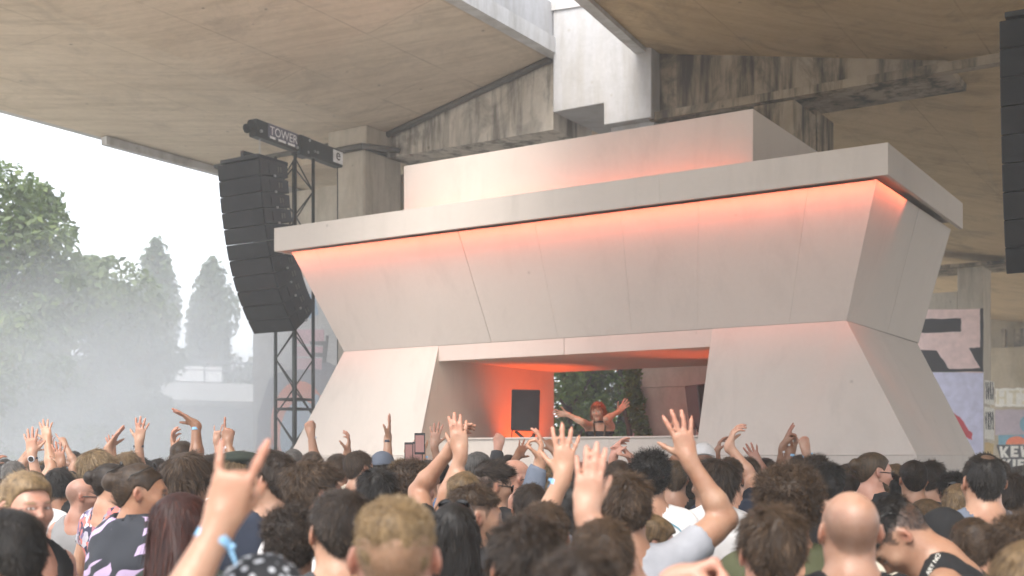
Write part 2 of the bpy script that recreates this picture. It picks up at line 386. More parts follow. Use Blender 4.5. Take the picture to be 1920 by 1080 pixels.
st = tag(empty('stage_booth', SP(4.2, 1.8, 0)), 'pale flared stage booth like a giant altar with orange light strips', 'stage')
L, W = 8.38, 3.42
GAP = .0012
def quadboard(a, b, c, d, th, name, mat=None, parent=st):
    'panel a-b-c-d (front, anticlockwise from bottom left), thickness th inwards'
    n = (b - a).cross(d - a).normalized()
    return MB().prism([a, b, c, d], -n * th).build(name, mat or M['board'], parent, bevel=.0012)
def row(bl, br, tr, tl, cuts, th, name):
    'one face cut into boards; cuts are fractions from left to right'
    cs = [0] + list(cuts) + [1]
    wid = (br - bl).length
    for i_, (f0, f1) in enumerate(zip(cs[:-1], cs[1:])):
        g0_, g1_ = (.006 if i_ == 1 else GAP), (.006 if i_ == 0 else GAP)
        e0 = f0 + (g0_ / 2 / wid if f0 > 0 else 0); e1 = f1 - (g1_ / 2 / wid if f1 < 1 else 0)
        quadboard(bl.lerp(br, e0), bl.lerp(br, e1), tl.lerp(tr, e1), tl.lerp(tr, e0), th, name)
# dark core behind the joints
zc0, zc1, zw, zb = 4.69, 5.012, 3.333, 1.87
ti, tw, tb = .18, .72, .25
core = MB()
core.hexa([SP(7.68, tw + .05, zw), SP(.70, tw + .05, zw), SP(.70, 3.68, zw), SP(7.68, 3.68, zw)],
          [SP(8.20, ti + .05, zc0), SP(.18, ti + .05, zc0), SP(.18, 3.3, zc0), SP(8.20, 3.3, zc0)])
core.build('core', M['dark_gap'], st)
# flared front and sides of the upper body
A, B = SP(7.74, tw, zw), SP(.64, tw, zw)
Ct, Dt = SP(.16, ti, zc0), SP(8.22, ti, zc0)
row(A, B, Ct, Dt, (.35, .49, .635, .755, .91), .03, 'front_panel')
row(B, SP(.62, 3.76, zw), SP(.13, 3.36, zc0), Ct, (.52,), .03, 'side_panel')
row(SP(7.76, 3.76, zw), A, Dt, SP(8.25, 3.36, zc0), (.5,), .03, 'side_panel')
quadboard(SP(.62, 3.76, zw), SP(7.76, 3.76, zw), SP(8.25, 3.36, zc0), SP(.13, 3.36, zc0), .03, 'back_panel')
# cornice: boards round a slab, a shadow joint below them
cs = [0, 2.52, L]
for a0_, a1_ in zip(cs[:-1], cs[1:]):
    MB().stz(a0_ + (.0008 if a0_ else 0), a1_ - (.0008 if a1_ < L else 0), 0, .05, zc0, zc1).build('cornice_board', M['board'], st, bevel=.0015)
MB().stz(0, .05, .052, W, zc0, zc1).build('cornice_board', M['board'], st, bevel=.004)
MB().stz(L - .05, L, .052, W, zc0, zc1).build('cornice_board', M['board'], st, bevel=.004)
MB().stz(.052, L - .052, .052, W, zc0 + .10, zc1 - .01).build('cornice_slab', M['board'], st)
def led_profile(a, b, aim, power, spread, name='led_strip', glow=2.5, w_=.02):
    'a lensed LED profile from a to b that throws its light towards aim'
    a, b = Vector(a), Vector(b); c = (a + b) / 2; ax = (b - a).normalized(); d_ = Vector(aim).normalized()
    o_ = MB().tube(a, b, .009, None, 6).build(name, emit('led_profile', (1.0, .17, .05), glow), st)
    ld = bpy.data.lights.new('led_beam', 'AREA'); ld.shape = 'RECTANGLE'; ld.size = (b - a).length; ld.size_y = w_; ld.energy = power; ld.color = (1.0, .16, .07); ld.spread = R(spread)
    lo_ = bpy.data.objects.new('led_beam', ld); C.objects.link(lo_); lo_.parent = o_; lo_.matrix_parent_inverse = world_of(o_).inverted()
    z = -d_; x = ax; y = z.cross(x).normalized(); x = y.cross(z)
    lo_.matrix_basis = Matrix(((x.x, y.x, z.x, c.x + d_.x * .014), (x.y, y.y, z.y, c.y + d_.y * .014), (x.z, y.z, z.z, c.z + d_.z * .014), (0, 0, 0, 1)))
led_profile(SP(L - .08, .068, zc0 + .085), SP(.08, .068, zc0 + .085), V * .60 - Vector((0, 0, .80)), 9.5, 50)
led_profile(SP(.068, .2, zc0 + .085), SP(.068, 1.3, zc0 + .085), U * .60 - Vector((0, 0, .80)), 1.0, 50)
# upper block
bs0, bs1, bz = 1.733, 6.744, 5.82
MB().stz(bs0, bs1, .80, 3.1, zc1, bz).build('upper_block', M['board'], st, bevel=.006)
M['led2'] = emit('orange_led_dim', (1.0, .18, .06), 7.0)
MB().stz(bs0 + .1, bs1 - .1, .56, .585, zc1 + .004, zc1 + .03).build('led_strip', M['led2'], st)
# lintel over the opening and ceiling
zl = 3.125
oL, oR = 6.10, 2.20
for e0, e1 in ((oR, 4.17), (4.176, oL)):
    MB().stz(e0, e1, tw + .002, tw + .06, zl, zw - .004).build('lintel_board', M['board'], st, bevel=.001)
MB().stz(oR, oL, tw + .062, 3.74, zl + .03, zl + .10).build('ceiling_board', M['board_in'], st)
# legs: flared out below the waist, plinths under them
def leg(sin, sout_w, sout_b, sout_bb):
    'sin inner side; sout at waist, at the foot in front, at the foot behind'
    lg = empty('leg', SP((sin + sout_w) / 2, 1.5, 0), 0, st); lg.matrix_parent_inverse = world_of(st).inverted()
    sg = 1 if sout_w > sin else -1
    a, b = SP(sin, tw + .004, zw), SP(sout_w, tw + .004, zw)
    c, d = SP(sin, tb, zb), SP(sout_b, tb, zb)
    bb, db = SP(sout_w, 3.76, zw), SP(sout_bb, 3.70, zb)
    th = .03
    def face(p, q, r_, s_, name):
        n = (q - p).cross(s_ - p).normalized()
        if n.dot(((p + q + r_ + s_) / 4) - SP((sin + sout_w) / 2, 2.0, 2.5)) < 0: n = -n
        MB().prism([p, q, r_, s_], -n * th).build(name, M['board'], lg, bevel=.003)
    face(c, d, b, a, 'front_panel')
    # outer side in two folded boards
    e1, f1 = d.lerp(db, .42), b.lerp(bb, .42)
    face(d, e1, f1, b, 'side_panel'); face(e1.lerp(db, .002), db, bb, f1.lerp(bb, .002), 'side_panel')
    # inner cheek
    i0 = [SP(sin, tw + .01, zw - .01), SP(sin, 3.74, zw - .01), SP(sin, 3.74, zb + .0), SP(sin, tb + .01, zb)]
    MB().prism(i0, U * sg * .03).build('inner_panel', M['board_in'], lg)
    # plinth
    lo = [SP(sin, tb + .001, -.05), SP(sout_b, tb + .001, -.05), SP(sout_bb, 3.70, -.05), SP(sin, 3.74, -.05)]
    hi = [SP(sin, tb + .001, zb - .004), SP(sout_b, tb + .001, zb - .004), SP(sout_bb, 3.70, zb - .004), SP(sin, 3.74, zb - .004)]
    MB().hexa(lo, hi).build('plinth', M['board'], lg)
leg(oL, 7.74, 8.33, 8.33)
leg(oR, .64, -.22, -.10)
# booth floor and counter
MB().stz(oR + .002, oL - .002, .5, 3.74, -.05, .85).build('stage_floor', M['board_in'], st)
for e0, e1 in ((oR + .004, 3.50), (3.502, 4.80), (4.802, oL - .004)):
    MB().stz(e0, e1, .66, .70, .855, 2.075).build('counter_panel', M['board'], st, bevel=.001)
MB().stz(oR + .004, oL - .004, .64, 1.35, 2.077, 2.10).build('counter_top', M['board'], st, bevel=.003)
# orange lamp on the booth floor behind the speaker, shining up the left cheek
def lamp_bar(a, b, r, name, mat): return MB().tube(a, b, r, None, 10).build(name, mat, st)
def flood(pos, aim, power, spot, label_):
    'a par lamp: can, yoke and its own beam'
    p = Vector(pos); d_ = (Vector(aim) - p).normalized()
    fl = empty('flood_lamp', p, 0, st); fl.matrix_parent_inverse = world_of(st).inverted()
    MB().tube(p - d_ * .16, p, .07, .09, 14, True).build('can', M['black'], fl)
    MB().tube(p + d_ * .002, p + d_ * .006, .08, None, 14).build('lens', emit('orange_lens', (1.0, .16, .02), 3.0), fl)
    MB().tube(p - d_ * .1, Vector((p.x, p.y, .86)), .02, None, 8).build('yoke', M['black'], fl)
    ld = bpy.data.lights.new('flood_beam', 'SPOT'); ld.energy = power; ld.color = (1.0, .095, .004); ld.spot_size = R(spot); ld.spot_blend = .8; ld.shadow_soft_size = .08
    lo_ = bpy.data.objects.new('flood_beam', ld); C.objects.link(lo_); lo_.parent = fl; lo_.matrix_parent_inverse = world_of(fl).inverted()
    lo_.location = p + d_ * .03; lo_.rotation_euler = (-d_).to_track_quat('Z', 'Y').to_euler()
flood(SP(5.45, 2.65, 1.25), SP(6.1, 2.85, 2.75), 105, 88, '')
flood(SP(2.75, 2.6, 1.3), SP(2.6, 1.6, 3.2), 50, 80, '')
MB().stz(2.4, 4.9, .79, .815, zl + .012, zl + .028).build('led_strip', emit('orange_led_in', (1.0, .10, .005), 15.0), st)

# ------------------------------------------------------------------ loudspeakers
def grille_mat():
    k = NT('speaker_grille'); v = k.coords('Object')
    vo = k.n('TexVoronoi', i_Scale=140.0); k.l(v, vo.inputs['Vector'])
    k.col(k.mix(k.ramp(k.noise(3, 4, .6, v), [(.4, (0, 0, 0)), (.65, (1, 1, 1))]), (.010, .0105, .011), (.018, .0185, .019)))
    k.bump(vo.outputs[0], .4, .003); k.set(.65, 0, .2); return k.m
M['grille'] = grille_mat()
M['cab'] = plain('speaker_cabinet_paint', (.024, .025, .026), .55, 0, .25, 40, .3)
M['steel'] = plain('galvanised_steel', (.42, .42, .43), .4, .8)
M['zinc_gap'] = plain('pale_rigging', (.5, .5, .5), .5, .6)

def line_array(root, hang, n, hw, hd, bh, face, angles, tail=False):
    '''n curved cabinets under the point hang. face = unit vector the grilles look along; angles = tilt of each box in degrees'''
    fx = Vector(face).normalized(); rx = fx.cross(Vector((0, 0, 1))).normalized()
    p = Vector(hang); ang = 0.0
    # flying frame
    MB().box(p + Vector((0, 0, .05)) - fx * hd * .5, hw * .9, hd * 1.0, .05, rx, fx).box(p + Vector((0, 0, .12)) - fx * hd * .5, .06, hd * .8, .12, rx, fx).build('flying_frame', M['black'], root)
    edge = p.copy()                     # top front edge of the next box
    for i in range(n):
        a = R(angles[i]); dn = -Vector((0, 0, 1)) * math.cos(a) - fx * math.sin(a)     # downwards, curling backwards
        ff = fx * math.cos(a) - Vector((0, 0, 1)) * math.sin(a)
        h = bh - .006
        # wedge: full height in front, a little less behind
        c = edge + dn * bh / 2
        taper = .82
        fr = [(-1, -1), (1, -1), (1, 1), (-1, 1)]
        front = [c + rx * hw / 2 * x + dn * (-h / 2 * y) for x, y in fr]
        mid = [c + rx * hw / 2 * x - ff * hd * .55 + dn * (-h / 2 * (.94) * y) for x, y in fr]
        back = [c + rx * hw * .44 * x - ff * hd + dn * (-h / 2 * taper * y) for x, y in fr]
        cab = empty('speaker_cabinet', c, 0, root); cab.matrix_parent_inverse = world_of(root).inverted()
        m = MB(); vs = front + mid + back
        fs = [(0, 1, 2, 3)] + [(a_ + q * 4, a_ + (q + 1) * 4, (a_ + 1) % 4 + (q + 1) * 4, (a_ + 1) % 4 + q * 4) for q in range(2) for a_ in range(4)] + [(11, 10, 9, 8)]
        m.add(vs, fs); m.build('shell', M['cab'], cab, bevel=.006)
        MB().box(c + ff * .012, hw - .02, .016, h - .012, rx, ff, -dn).build('grille', M['grille'], cab)
        for sd_ in (1, -1):
            q = c + rx * (hw / 2 + .004) * sd_ - ff * hd * .30
            MB().box(q, .012, .05, h * .62, rx, ff, -dn).build('rigging_bar', M['cab'], cab)
            q2 = c + rx * (hw / 2 * .93 + .012) * sd_ - ff * hd * .62
            hm = MB(); hm.box(q2, .03, .12, h * .5, rx, ff, -dn); hm.build('handle_recess', M['black'], cab)
            MB().box(q2 + rx * .018 * sd_ + ff * .022, .012, .022, h * .36, rx, ff, -dn).box(q2 + rx * .018 * sd_ - ff * .028, .012, .022, h * .36, rx, ff, -dn).build('handle', M['pipe'], cab)
            MB().box(c + rx * (hw / 2 + .008) * sd_ - ff * hd * .44 + dn * h * .45, .02, .035, .03, rx, ff, -dn).build('pin', M['steel'], cab)
        edge = edge + dn * bh
# left array hanging from the tower
LA = tag(empty('line_array', at(470, 860, 17.6)), 'curved black speaker array hanging from the tower at left', 'loudspeaker')
fdir = Vector((-.53, -.85, 0))
ang = [5, 6, 8, 10, 12, 15, 18, 22, 27, 32, 37]
line_array(LA, at(448, 304, 17.3), 11, .84, .62, .232, fdir, ang)
# right array at the edge of the picture
RA = tag(empty('line_array', at(2010, 860, 10.8)), 'black speaker array cut off by the right picture edge', 'loudspeaker')
line_array(RA, at(1978, 22, 10.9), 9, .95, .7, .262, Vector((-.50, -.866, 0)), [a * .85 for a in ang])
MB().path([at(1990, 22, 11.2) + Vector((0, 0, .15)), at(1990, 22, 11.2) + Vector((0, 0, 1.33))], .02).build('hanging_chain', M['steel'], RA)

# ------------------------------------------------------------------ lifting tower
M['truss'] = plain('dark_truss_steel', (.035, .04, .038), .45, .4)
TWR = tag(empty('lifting_tower', at(552, HY, 18.8)), 'black truss lifting tower with a lettered head beam', 'tower')
bt = at(552, 290, 18.7); base = Vector((bt.x, bt.y, 0))
hw = .205
legs = [base + V * i * hw + U * j * hw for i, j in ((-1, -1), (-1, 1), (1, 1), (1, -1))]
ztop = bt.z - .05
for p in legs: MB().tube(p + Vector((0, 0, .1)), p + Vector((0, 0, ztop)), .027, None, 10).build('chord', M['truss'], TWR, True)
zz = .3; flip = 0; step = .44
while zz < ztop - .1:
    z1 = min(zz + step, ztop - .03)
    for k_ in range(4):
        a, b = legs[k_], legs[(k_ + 1) % 4]
        if (flip + k_) % 2: a, b = b, a
        MB().tube(a + Vector((0, 0, zz)), b + Vector((0, 0, z1)), .012, None, 6).build('brace', M['truss'], TWR, True)
    zz = z1; flip += 1
for zj in (2.6, 2.75):
    m = MB()
    for k_ in range(4): m.tube(legs[k_] + Vector((0, 0, zj)), legs[(k_ + 1) % 4] + Vector((0, 0, zj)), .018, None, 6)
    m.build('joint_ring', M['truss'], TWR, True)
MB().box(base + Vector((0, 0, .1)), 1.4, .12, .12, U, V).box(base + Vector((0, 0, .23)), .12, 1.4, .12, U, V).build('foot', M['truss'], TWR)
# head beam, running along V, in two lengths that meet over the mast
e0, e1 = at(462, 246, 17.55), at(637, 290, 19.6)
hz = (e0.z + e1.z) / 2; e0.z = e1.z = hz
bd = (e1 - e0).normalized(); bn = bd.cross(Vector((0, 0, 1))).normalized()
Lb = (e1 - e0).length; mid = .60
def beam(f0, f1, hh, ww, name, off=0):
    c = e0.lerp(e1, (f0 + f1) / 2) + Vector((0, 0, off))
    return MB().box(c, Lb * (f1 - f0), ww, hh, bd, bn).build(name, M['truss'], TWR, bevel=.012)
hb = beam(.06, .555, .26, .15, 'head_beam'); beam(.545, .99, .27, .17, 'head_beam', -.004)
beam(.50, .62, .31, .19, 'mast_head', -.02)
m = MB()
for k_ in (0, 1): m.tube(e0 + bd * .05 + bn * (.03 - .06 * k_) + Vector((0, 0, .02 - .05 * k_)), e0 + bd * .05 + bn * (.05 - .1 * k_) + Vector((0, 0, .02 - .05 * k_)), .07, None, 14)
m.build('pulley', M['truss'], TWR)
# lettering on the side that faces the camera
vis = bn if bn.dot(Vector((0, -1, 0))) > 0 else -bn
def lettering(txt, size, pos, parent, mat, name, right, up, ext=.002):
    cu = bpy.data.curves.new(name, 'FONT'); cu.body = txt; cu.size = size; cu.extrude = ext; cu.align_x = 'LEFT'
    o_ = bpy.data.objects.new(name, cu); C.objects.link(o_)
    dg = bpy.context.evaluated_depsgraph_get(); me = bpy.data.meshes.new_from_object(o_.evaluated_get(dg))
    bpy.data.objects.remove(o_)
    nrm = right.cross(up)
    mt = Matrix((( right.x, up.x, nrm.x, pos.x), (right.y, up.y, nrm.y, pos.y), (right.z, up.z, nrm.z, pos.z), (0, 0, 0, 1)))
    me.transform(mt); me.name = name; me.materials.clear(); me.materials.append(mat)
    return link(name, me, parent)
M['ink_w'] = plain('white_print', (.75, .75, .76), .6)
tp = e0.lerp(e1, .19) + vis * .0785
lettering('TOWER', .185, tp + Vector((0, 0, -.035)), TWR, M['ink_w'], 'lettering', bd, Vector((0, 0, 1)))
M['decal'] = plain('grey_decal', (.12, .12, .16), .6)
MB().box(tp + bd * .31 + Vector((0, 0, 0.02)) - vis * .001, .70, .003, .21, bd, bn).build('decal', M['decal'], TWR)
m = MB()
for x0_, x1_ in ((.0, .13), (.2, .38), (.43, .60)): m.box(tp + bd * (x0_ + x1_) / 2 + Vector((0, 0, -.075)), x1_ - x0_, .004, .035, bd, bn)
m.build('small_print', M['ink_w'], TWR)
lp = e0.lerp(e1, .905) + vis * .088
MB().box(lp + bd * .05, .26, .004, .2, bd, bn).build('decal', M['ink_w'], TWR)
lettering('e', .26, lp + bd * -.01 + vis * .004 + Vector((0, 0, -.05)), TWR, M['black'], 'lettering', bd, Vector((0, 0, 1)))
for f, dz in ((.10, -.04), (.47, -.09), (.585, -.1), (.66, -.05), (.69, -.05), (.60, .09)):
    q = e0.lerp(e1, f) + vis * .09 + Vector((0, 0, dz)); MB().tube(q - vis * .02, q + vis * .012, .022, None, 10).build('bolt', M['steel'], TWR)
q = e1 - bd * .06
MB().tube(q, Vector((q.x, q.y, .2)), .01, None, 6).build('cable', M['black'], TWR)
# chain and hook down to the array
hk = at(481, 262, 17.6); ch = MB()
top = e0.lerp(e1, .13); top.z -= .1
nl = 14; bot = Vector((top.x, top.y, at(481, 300, top.y).z))
for i in range(nl):
    a = top.lerp(bot, i / nl); b = top.lerp(bot, (i + .8) / nl); o_ = (U if i % 2 else V) * .012
    ch.tube(a + o_, b + o_, .005, None, 5).tube(a - o_, b - o_, .005, None, 5)
ch.build('chain', M['steel'], TWR); MB().tube(bot, bot - Vector((0, 0, .1)), .03, .012, 8).build('hook', M['steel'], TWR)

# ------------------------------------------------------------------ booth loudspeakers
def booth_speaker(pos, rz, label, lean):
    r_ = tag(empty('monitor_speaker', pos), label, 'loudspeaker')
    ax = Vector((math.cos(rz), math.sin(rz), 0)); ay = Vector((-math.sin(rz), math.cos(rz), 0)); az = Vector((0, 0, 1))
    az2 = (az * math.cos(lean) + ax * math.sin(lean)).normalized(); ax2 = ay.cross(az2)
    c = Vector(pos) + Vector((0, 0, .50 + .30 + .02))
    m = MB(); m.hexa([c + ax2 * x * .19 + ay * y - az2 * .27 for x, y in ((-1, -.15), (1, -.15), (.7, .2), (-.7, .2))], [c + ax2 * x * .19 + ay * y + az2 * .27 for x, y in ((-1, -.15), (1, -.15), (.7, .2), (-.7, .2))])
    m.build('cabinet', M['cab'], r_, bevel=.01)
    MB().box(c - ay * .158, .36, .014, .52, ax2, ay, az2).build('grille', M['grille'], r_)
    y0 = c - az2 * .28
    MB().path([y0 - ax2 * .14, y0 - ax2 * .02 - az * .10, y0 - az * .12, y0 + ax2 * .10 - az * .07, y0 + ax2 * .11 - az * .02], .022, 6).build('yoke', M['black'], r_)
    MB().tube(y0 - az * .12, Vector((y0.x, y0.y, pos[2])), .02, None, 8).tube(Vector(pos), Vector(pos) + Vector((0, 0, .03)), .2, None, 16).build('stand', M['black'], r_)
    MB().path([y0 - ax2 * .17 + az * .12, y0 - ax2 * .19 - az * .05, y0 - ax2 * .18 - az * .25, Vector((y0.x, y0.y, 0)) - ax2 * .15 + Vector((0, 0, pos[2] + .03))], .008, 5).build('cable', M['black'], r_)
    return r_
q = at(987, 770, 15.9); booth_speaker((q.x, q.y, 1.65), R(-6), 'black monitor speaker on a stand in the orange lit booth corner', R(1.5))
MB().stz(5.15, 5.75, 1.5, 2.1, .853, 1.645).build('riser', M['black'], st)
q = at(1322, 765, 14.7); booth_speaker((q.x, q.y, 1.66), R(25), 'black speaker half hidden by the right booth cheek', R(-8))
MB().stz(2.35, 2.95, 1.45, 2.05, .853, 1.655).build('riser', M['black'], st)
# ------------------------------------------------------------------ trees, far bridge, haze
def leaf_mat(name, c):
    k = NT(name); v = k.coords('Object')
    n1 = k.noise(.7, 3, .5, v); at_ = k.n('Attribute', attribute_name='rnd')
    col = k.ramp(at_.outputs['Fac'], [(0, tuple(x * .6 for x in c)), (.5, c), (1, (min(1, c[0] * 1.7), min(1, c[1] * 1.5), c[2] * 1.3))])
    col = k.mix(.4, col, k.ramp(n1, [(.35, (.6, .65, .6)), (.65, (1, 1, 1))]), 'MULTIPLY')
    k.col(col); k.b.inputs['Roughness'].default_value = .55
    tr = k.n('BsdfTranslucent'); k.l(col, tr.inputs[0])
    ms = k.n('MixShader'); ms.inputs[0].default_value = .35; k.l(k.b.outputs[0], ms.inputs[1]); k.l(tr.outputs[0], ms.inputs[2]); k.l(ms.outputs[0], k.out.inputs[0])
    return k.m
M['leaf'] = leaf_mat('tree_leaf', (.10, .15, .045)); M['leaf2'] = leaf_mat('poplar_leaf', (.08, .115, .05)); M['leaf3'] = leaf_mat('ivy_leaf', (.14, .24, .055))
M['bark'] = plain('bark', (.09, .075, .055), .9, 0, .3, 8, .5)
def leaves(name, clumps, n, size, mat, parent, seed=1, flat=.5):
    'n small bent leaves spread through ellipsoid clumps (centre, radii)'
    rg = np.random.default_rng(seed)
    cl = np.array([(*c, *r) for c, r in clumps], float); wgt = (cl[:, 3] * cl[:, 4] * cl[:, 5]) ** (2 / 3); wgt /= wgt.sum()
    idx = rg.choice(len(cl), n, p=wgt); q = cl[idx]
    d = rg.normal(size=(n, 3)); d /= np.linalg.norm(d, axis=1)[:, None]
    rad = rg.random(n) ** .33
    rad = np.where(rg.random(n) < .6, .75 + .3 * rg.random(n), rad)
    p = q[:, :3] + d * q[:, 3:] * rad[:, None]
    nr = d * .6 + rg.normal(size=(n, 3)) * .6 + np.array([0, 0, .5]); nr /= np.linalg.norm(nr, axis=1)[:, None]
    a = np.cross(nr, rg.normal(size=(n, 3))); a /= np.linalg.norm(a, axis=1)[:, None]; b = np.cross(nr, a)
    s = size * (.6 + .8 * rg.random(n))[:, None]
    v = np.stack([p - a * s, p + b * s * .45 + nr * s * .15, p + a * s, p - b * s * .45 + nr * s * .15], 1).reshape(-1, 3)
    me = bpy.data.meshes.new(name); me.vertices.add(4 * n); me.vertices.foreach_set('co', v.ravel().astype(np.float32))
    me.loops.add(4 * n); me.loops.foreach_set('vertex_index', np.arange(4 * n, dtype=np.int32)); me.polygons.add(n)
    me.polygons.foreach_set('loop_start', np.arange(0, 4 * n, 4, dtype=np.int32)); me.update(calc_edges=True)
    at_ = me.attributes.new('rnd', 'FLOAT', 'FACE'); at_.data.foreach_set('value', np.clip(.5 + .25 * rg.normal(size=n), 0, 1).astype(np.float32))
    me.materials.append(mat); return link(name, me, parent)
def limb(m, a, b, r0, r1, seg=4, wig=.06, rr=random):
    L_ = (b - a).length; pts = [a.lerp(b, i / seg) + (Vector((rr.uniform(-1, 1), rr.uniform(-1, 1), rr.uniform(-.4, .4))) * wig * L_ if 0 < i < seg else Vector()) for i in range(seg + 1)]
    for i in range(seg): m.tube(pts[i], pts[i + 1], r0 + (r1 - r0) * i / seg, r0 + (r1 - r0) * (i + 1) / seg, 8, False)
    return pts
def broad_tree(loc, h, rx, label, n, size, seed, mat, low=.12, group=None, lean=(0, 0)):
    rr = random.Random(seed); loc = Vector(loc)
    r_ = tag(empty('broadleaf_tree', loc), label, 'tree', group)
    m = MB(); top = loc + Vector((lean[0], lean[1], h * .8)); limb(m, loc, top, h * .028, h * .006, 6, .015, rr)
    cl = []
    nb = int(22 + h * 1.6)
    for i in range(nb):
        f = low + (1 - low) * (i + .5) / nb; a = i * 2.4 + rr.uniform(-.4, .4)
        prof = math.sin(min(1, (f - low) / (1 - low) * 1.08 + .16) * PI * .86) ** .7
        rad = rx * prof * rr.uniform(.45, 1.0)
        c = loc + Vector((lean[0] * f, lean[1] * f, 0)) + Vector((math.cos(a) * rad, math.sin(a) * rad, h * f))
        st_ = loc + Vector((lean[0] * f, lean[1] * f, 0)) * 1 + Vector((0, 0, h * max(.1, f - .16)))
        limb(m, Vector((loc.x + lean[0] * f * .8, loc.y + lean[1] * f * .8, st_.z)), c, h * .008, h * .002, 3, .08, rr)
        s = rx * rr.uniform(.20, .38); cl.append((c, (s, s, s * rr.uniform(.6, .85))))
        for j in range(2):
            c2 = c + Vector((rr.gauss(0, 1), rr.gauss(0, 1), rr.gauss(0, .7))) * s * .8; s2 = s * rr.uniform(.35, .6); cl.append((c2, (s2, s2, s2 * .7)))
    m.build('trunk', M['bark'], r_, True); leaves('crown', cl, n, size, mat, r_, seed); return r_
def poplar(loc, h, rx, label, n, size, seed, group=None):
    rr = random.Random(seed); loc = Vector(loc); r_ = tag(empty('poplar_tree', loc), label, 'tree', group)
    m = MB(); limb(m, loc, loc + Vector((0, 0, h * .92)), h * .02, h * .003, 6, .008, rr); cl = []
    for i in range(46):
        f = .10 + .9 * i / 46; a = i * 2.4; prof = (math.sin(min(1, f * .95 + .1) * PI)) ** .55 if f < .97 else .25
        prof = max(.2, min(1, (1 - f) * 3.6) ** .6) * min(1, .6 + f)
        rad = rx * prof * rr.uniform(.15, .75); c = loc + Vector((math.cos(a) * rad, math.sin(a) * rad, h * f)); s = rx * prof * rr.uniform(.34, .6) + .15
        limb(m, loc + Vector((0, 0, h * (f - .1))), c, h * .005, h * .0015, 2, .04, rr); cl.append((c, (s, s, s * 1.9)))
    m.build('trunk', M['bark'], r_, True); leaves('crown', cl, n, size, M['leaf2'], r_, seed); return r_
def g0(x, d): p = at(x, HY, d); return (p.x, p.y, 0)
broad_tree(g0(2, 27), 8.1, 3.4, 'large leafy green tree at the left picture edge', 44000, .1, 3, M['leaf'], .06)
broad_tree(g0(128, 31), 6.9, 2.1, 'rounded green tree just right of the large edge tree', 30000, .095, 5, M['leaf'], .06)
broad_tree(g0(212, 46), 8.2, 1.5, 'pale hazy tree between the green trees and the tall poplar', 12000, .14, 7, M['leaf2'], .05)
broad_tree(g0(-60, 24), 4.6, 2.4, 'low bushy tree at the left edge under the large crown', 12000, .1, 9, M['leaf'], .03)
poplar(g0(292, 62), 13.2, 1.15, 'tallest hazy poplar left of the speaker array', 15000, .18, 11)
poplar(g0(398, 66), 12.8, 1.25, 'hazy poplar close beside the speaker array', 15000, .18, 13)
broad_tree(g0(345, 74), 7.6, 3.0, 'faint round tree between the two poplars', 6000, .18, 15, M['leaf2'], .05)
broad_tree(g0(460, 78), 8.2, 2.6, 'faint round tree behind the speaker array', 6000, .18, 17, M['leaf2'], .05)
# greenery seen through the booth
rr = random.Random(4)
for i, (x, d, h, rx, lab) in enumerate([(1068, 28.0, 5.9, 1.35, 'ivy clad bush at the left of the booth back opening'), (1165, 28.6, 6.0, 1.4, 'ivy clad bush behind the person on stage at right'), (1115, 32.0, 6.8, 2.1, 'bush filling the middle of the booth back opening')]):
    broad_tree(g0(x, d), h, rx, lab, 10000, .08, 30 + i, M['leaf3'], .2)
pq = onplane(1187, 815, 4.5)
r_ = tag(empty('ivy', (pq.x, pq.y, 0)), 'dark ivy climbing the plastered wall edge behind the booth', 'plant')
cl = []
for i in range(14):
    y = 690 + i * 10; x = 1188 + (rr.uniform(-4, 8) if y < 770 else (y - 770) * .5 + rr.uniform(-6, 8)); cl.append((onplane(x, y, 4.72 - (.05 if y > 770 else 0)), (.13, .12, .13)))
leaves('foliage', cl, 1500, .055, M['leaf3'], r_, 44)
m = MB(); limb(m, onplane(1188, 850, 4.6), onplane(1168, 752, 4.6), .05, .03, 4, .02, rr); m.build('stem', M['bark'], r_, True)

# far road bridge behind the trees
fb = tag(empty('far_bridge', g0(330, 56)), 'hazy far road bridge crossing behind the poplars', 'bridge')
M['fb'] = plain('far_bridge_concrete', (.5, .5, .5), .8)
a_, b_ = at(120, 724, 52), at(620, 738, 58)
zf = 1.85 + (857 - 735) / F * 55
dv = Vector((b_.x - a_.x, b_.y - a_.y, 0)).normalized(); nv = Vector((-dv.y, dv.x, 0)); cf = (a_ + b_) / 2; cf.z = zf
MB().box(cf, 34, .5, .8, dv, nv).build('edge_beam', M['fb'], fb)
MB().box(cf + nv * 4.3, 34, 8, .7, dv, nv).build('deck', M['fb'], fb)
M['fbd'] = plain('far_rail', (.12, .13, .14), .7)
m = MB()
for i in range(24): m.box(cf + dv * (i - 12) * 1.4 + Vector((0, 0, .9)), .08, .08, 1.0, dv, nv)
m.box(cf + Vector((0, 0, 1.4)), 34, .07, .08, dv, nv).box(cf + Vector((0, 0, 1.0)), 34, .05, .06, dv, nv); m.build('railing', M['fbd'], fb)
MB().box(cf + nv * 8.5 - Vector((0, 0, 1.9)), 34, .5, 3.4, dv, nv).build('abutment', M['fbd'], fb)  # dark wall put in for the shade under the far deck
MB().box(at(385, 699, 55) + nv * 1.0, 2.0, .3, .7, dv, nv).box(at(345, 705, 55) + nv * 1.0, 1.0, .3, .25, dv, nv).build('panel', plain('white_panel', (.8, .8, .8), .6), fb)

# the air: even haze over everything
hz_ = MB().box((0, 46, 5.9), 150, 110, 14.2).build('haze', None); tag(hz_, kind='stuff')
k = NT('haze_air'); k.t.nodes.remove(k.b)
pv = k.n('VolumePrincipled'); pv.inputs['Color'].default_value = (.86, .90, .95, 1); pv.inputs['Density'].default_value = .0040; pv.inputs['Anisotropy'].default_value = .2
k.l(pv.outputs[0], k.out.inputs['Volume']); hz_.data.materials.append(k.m)

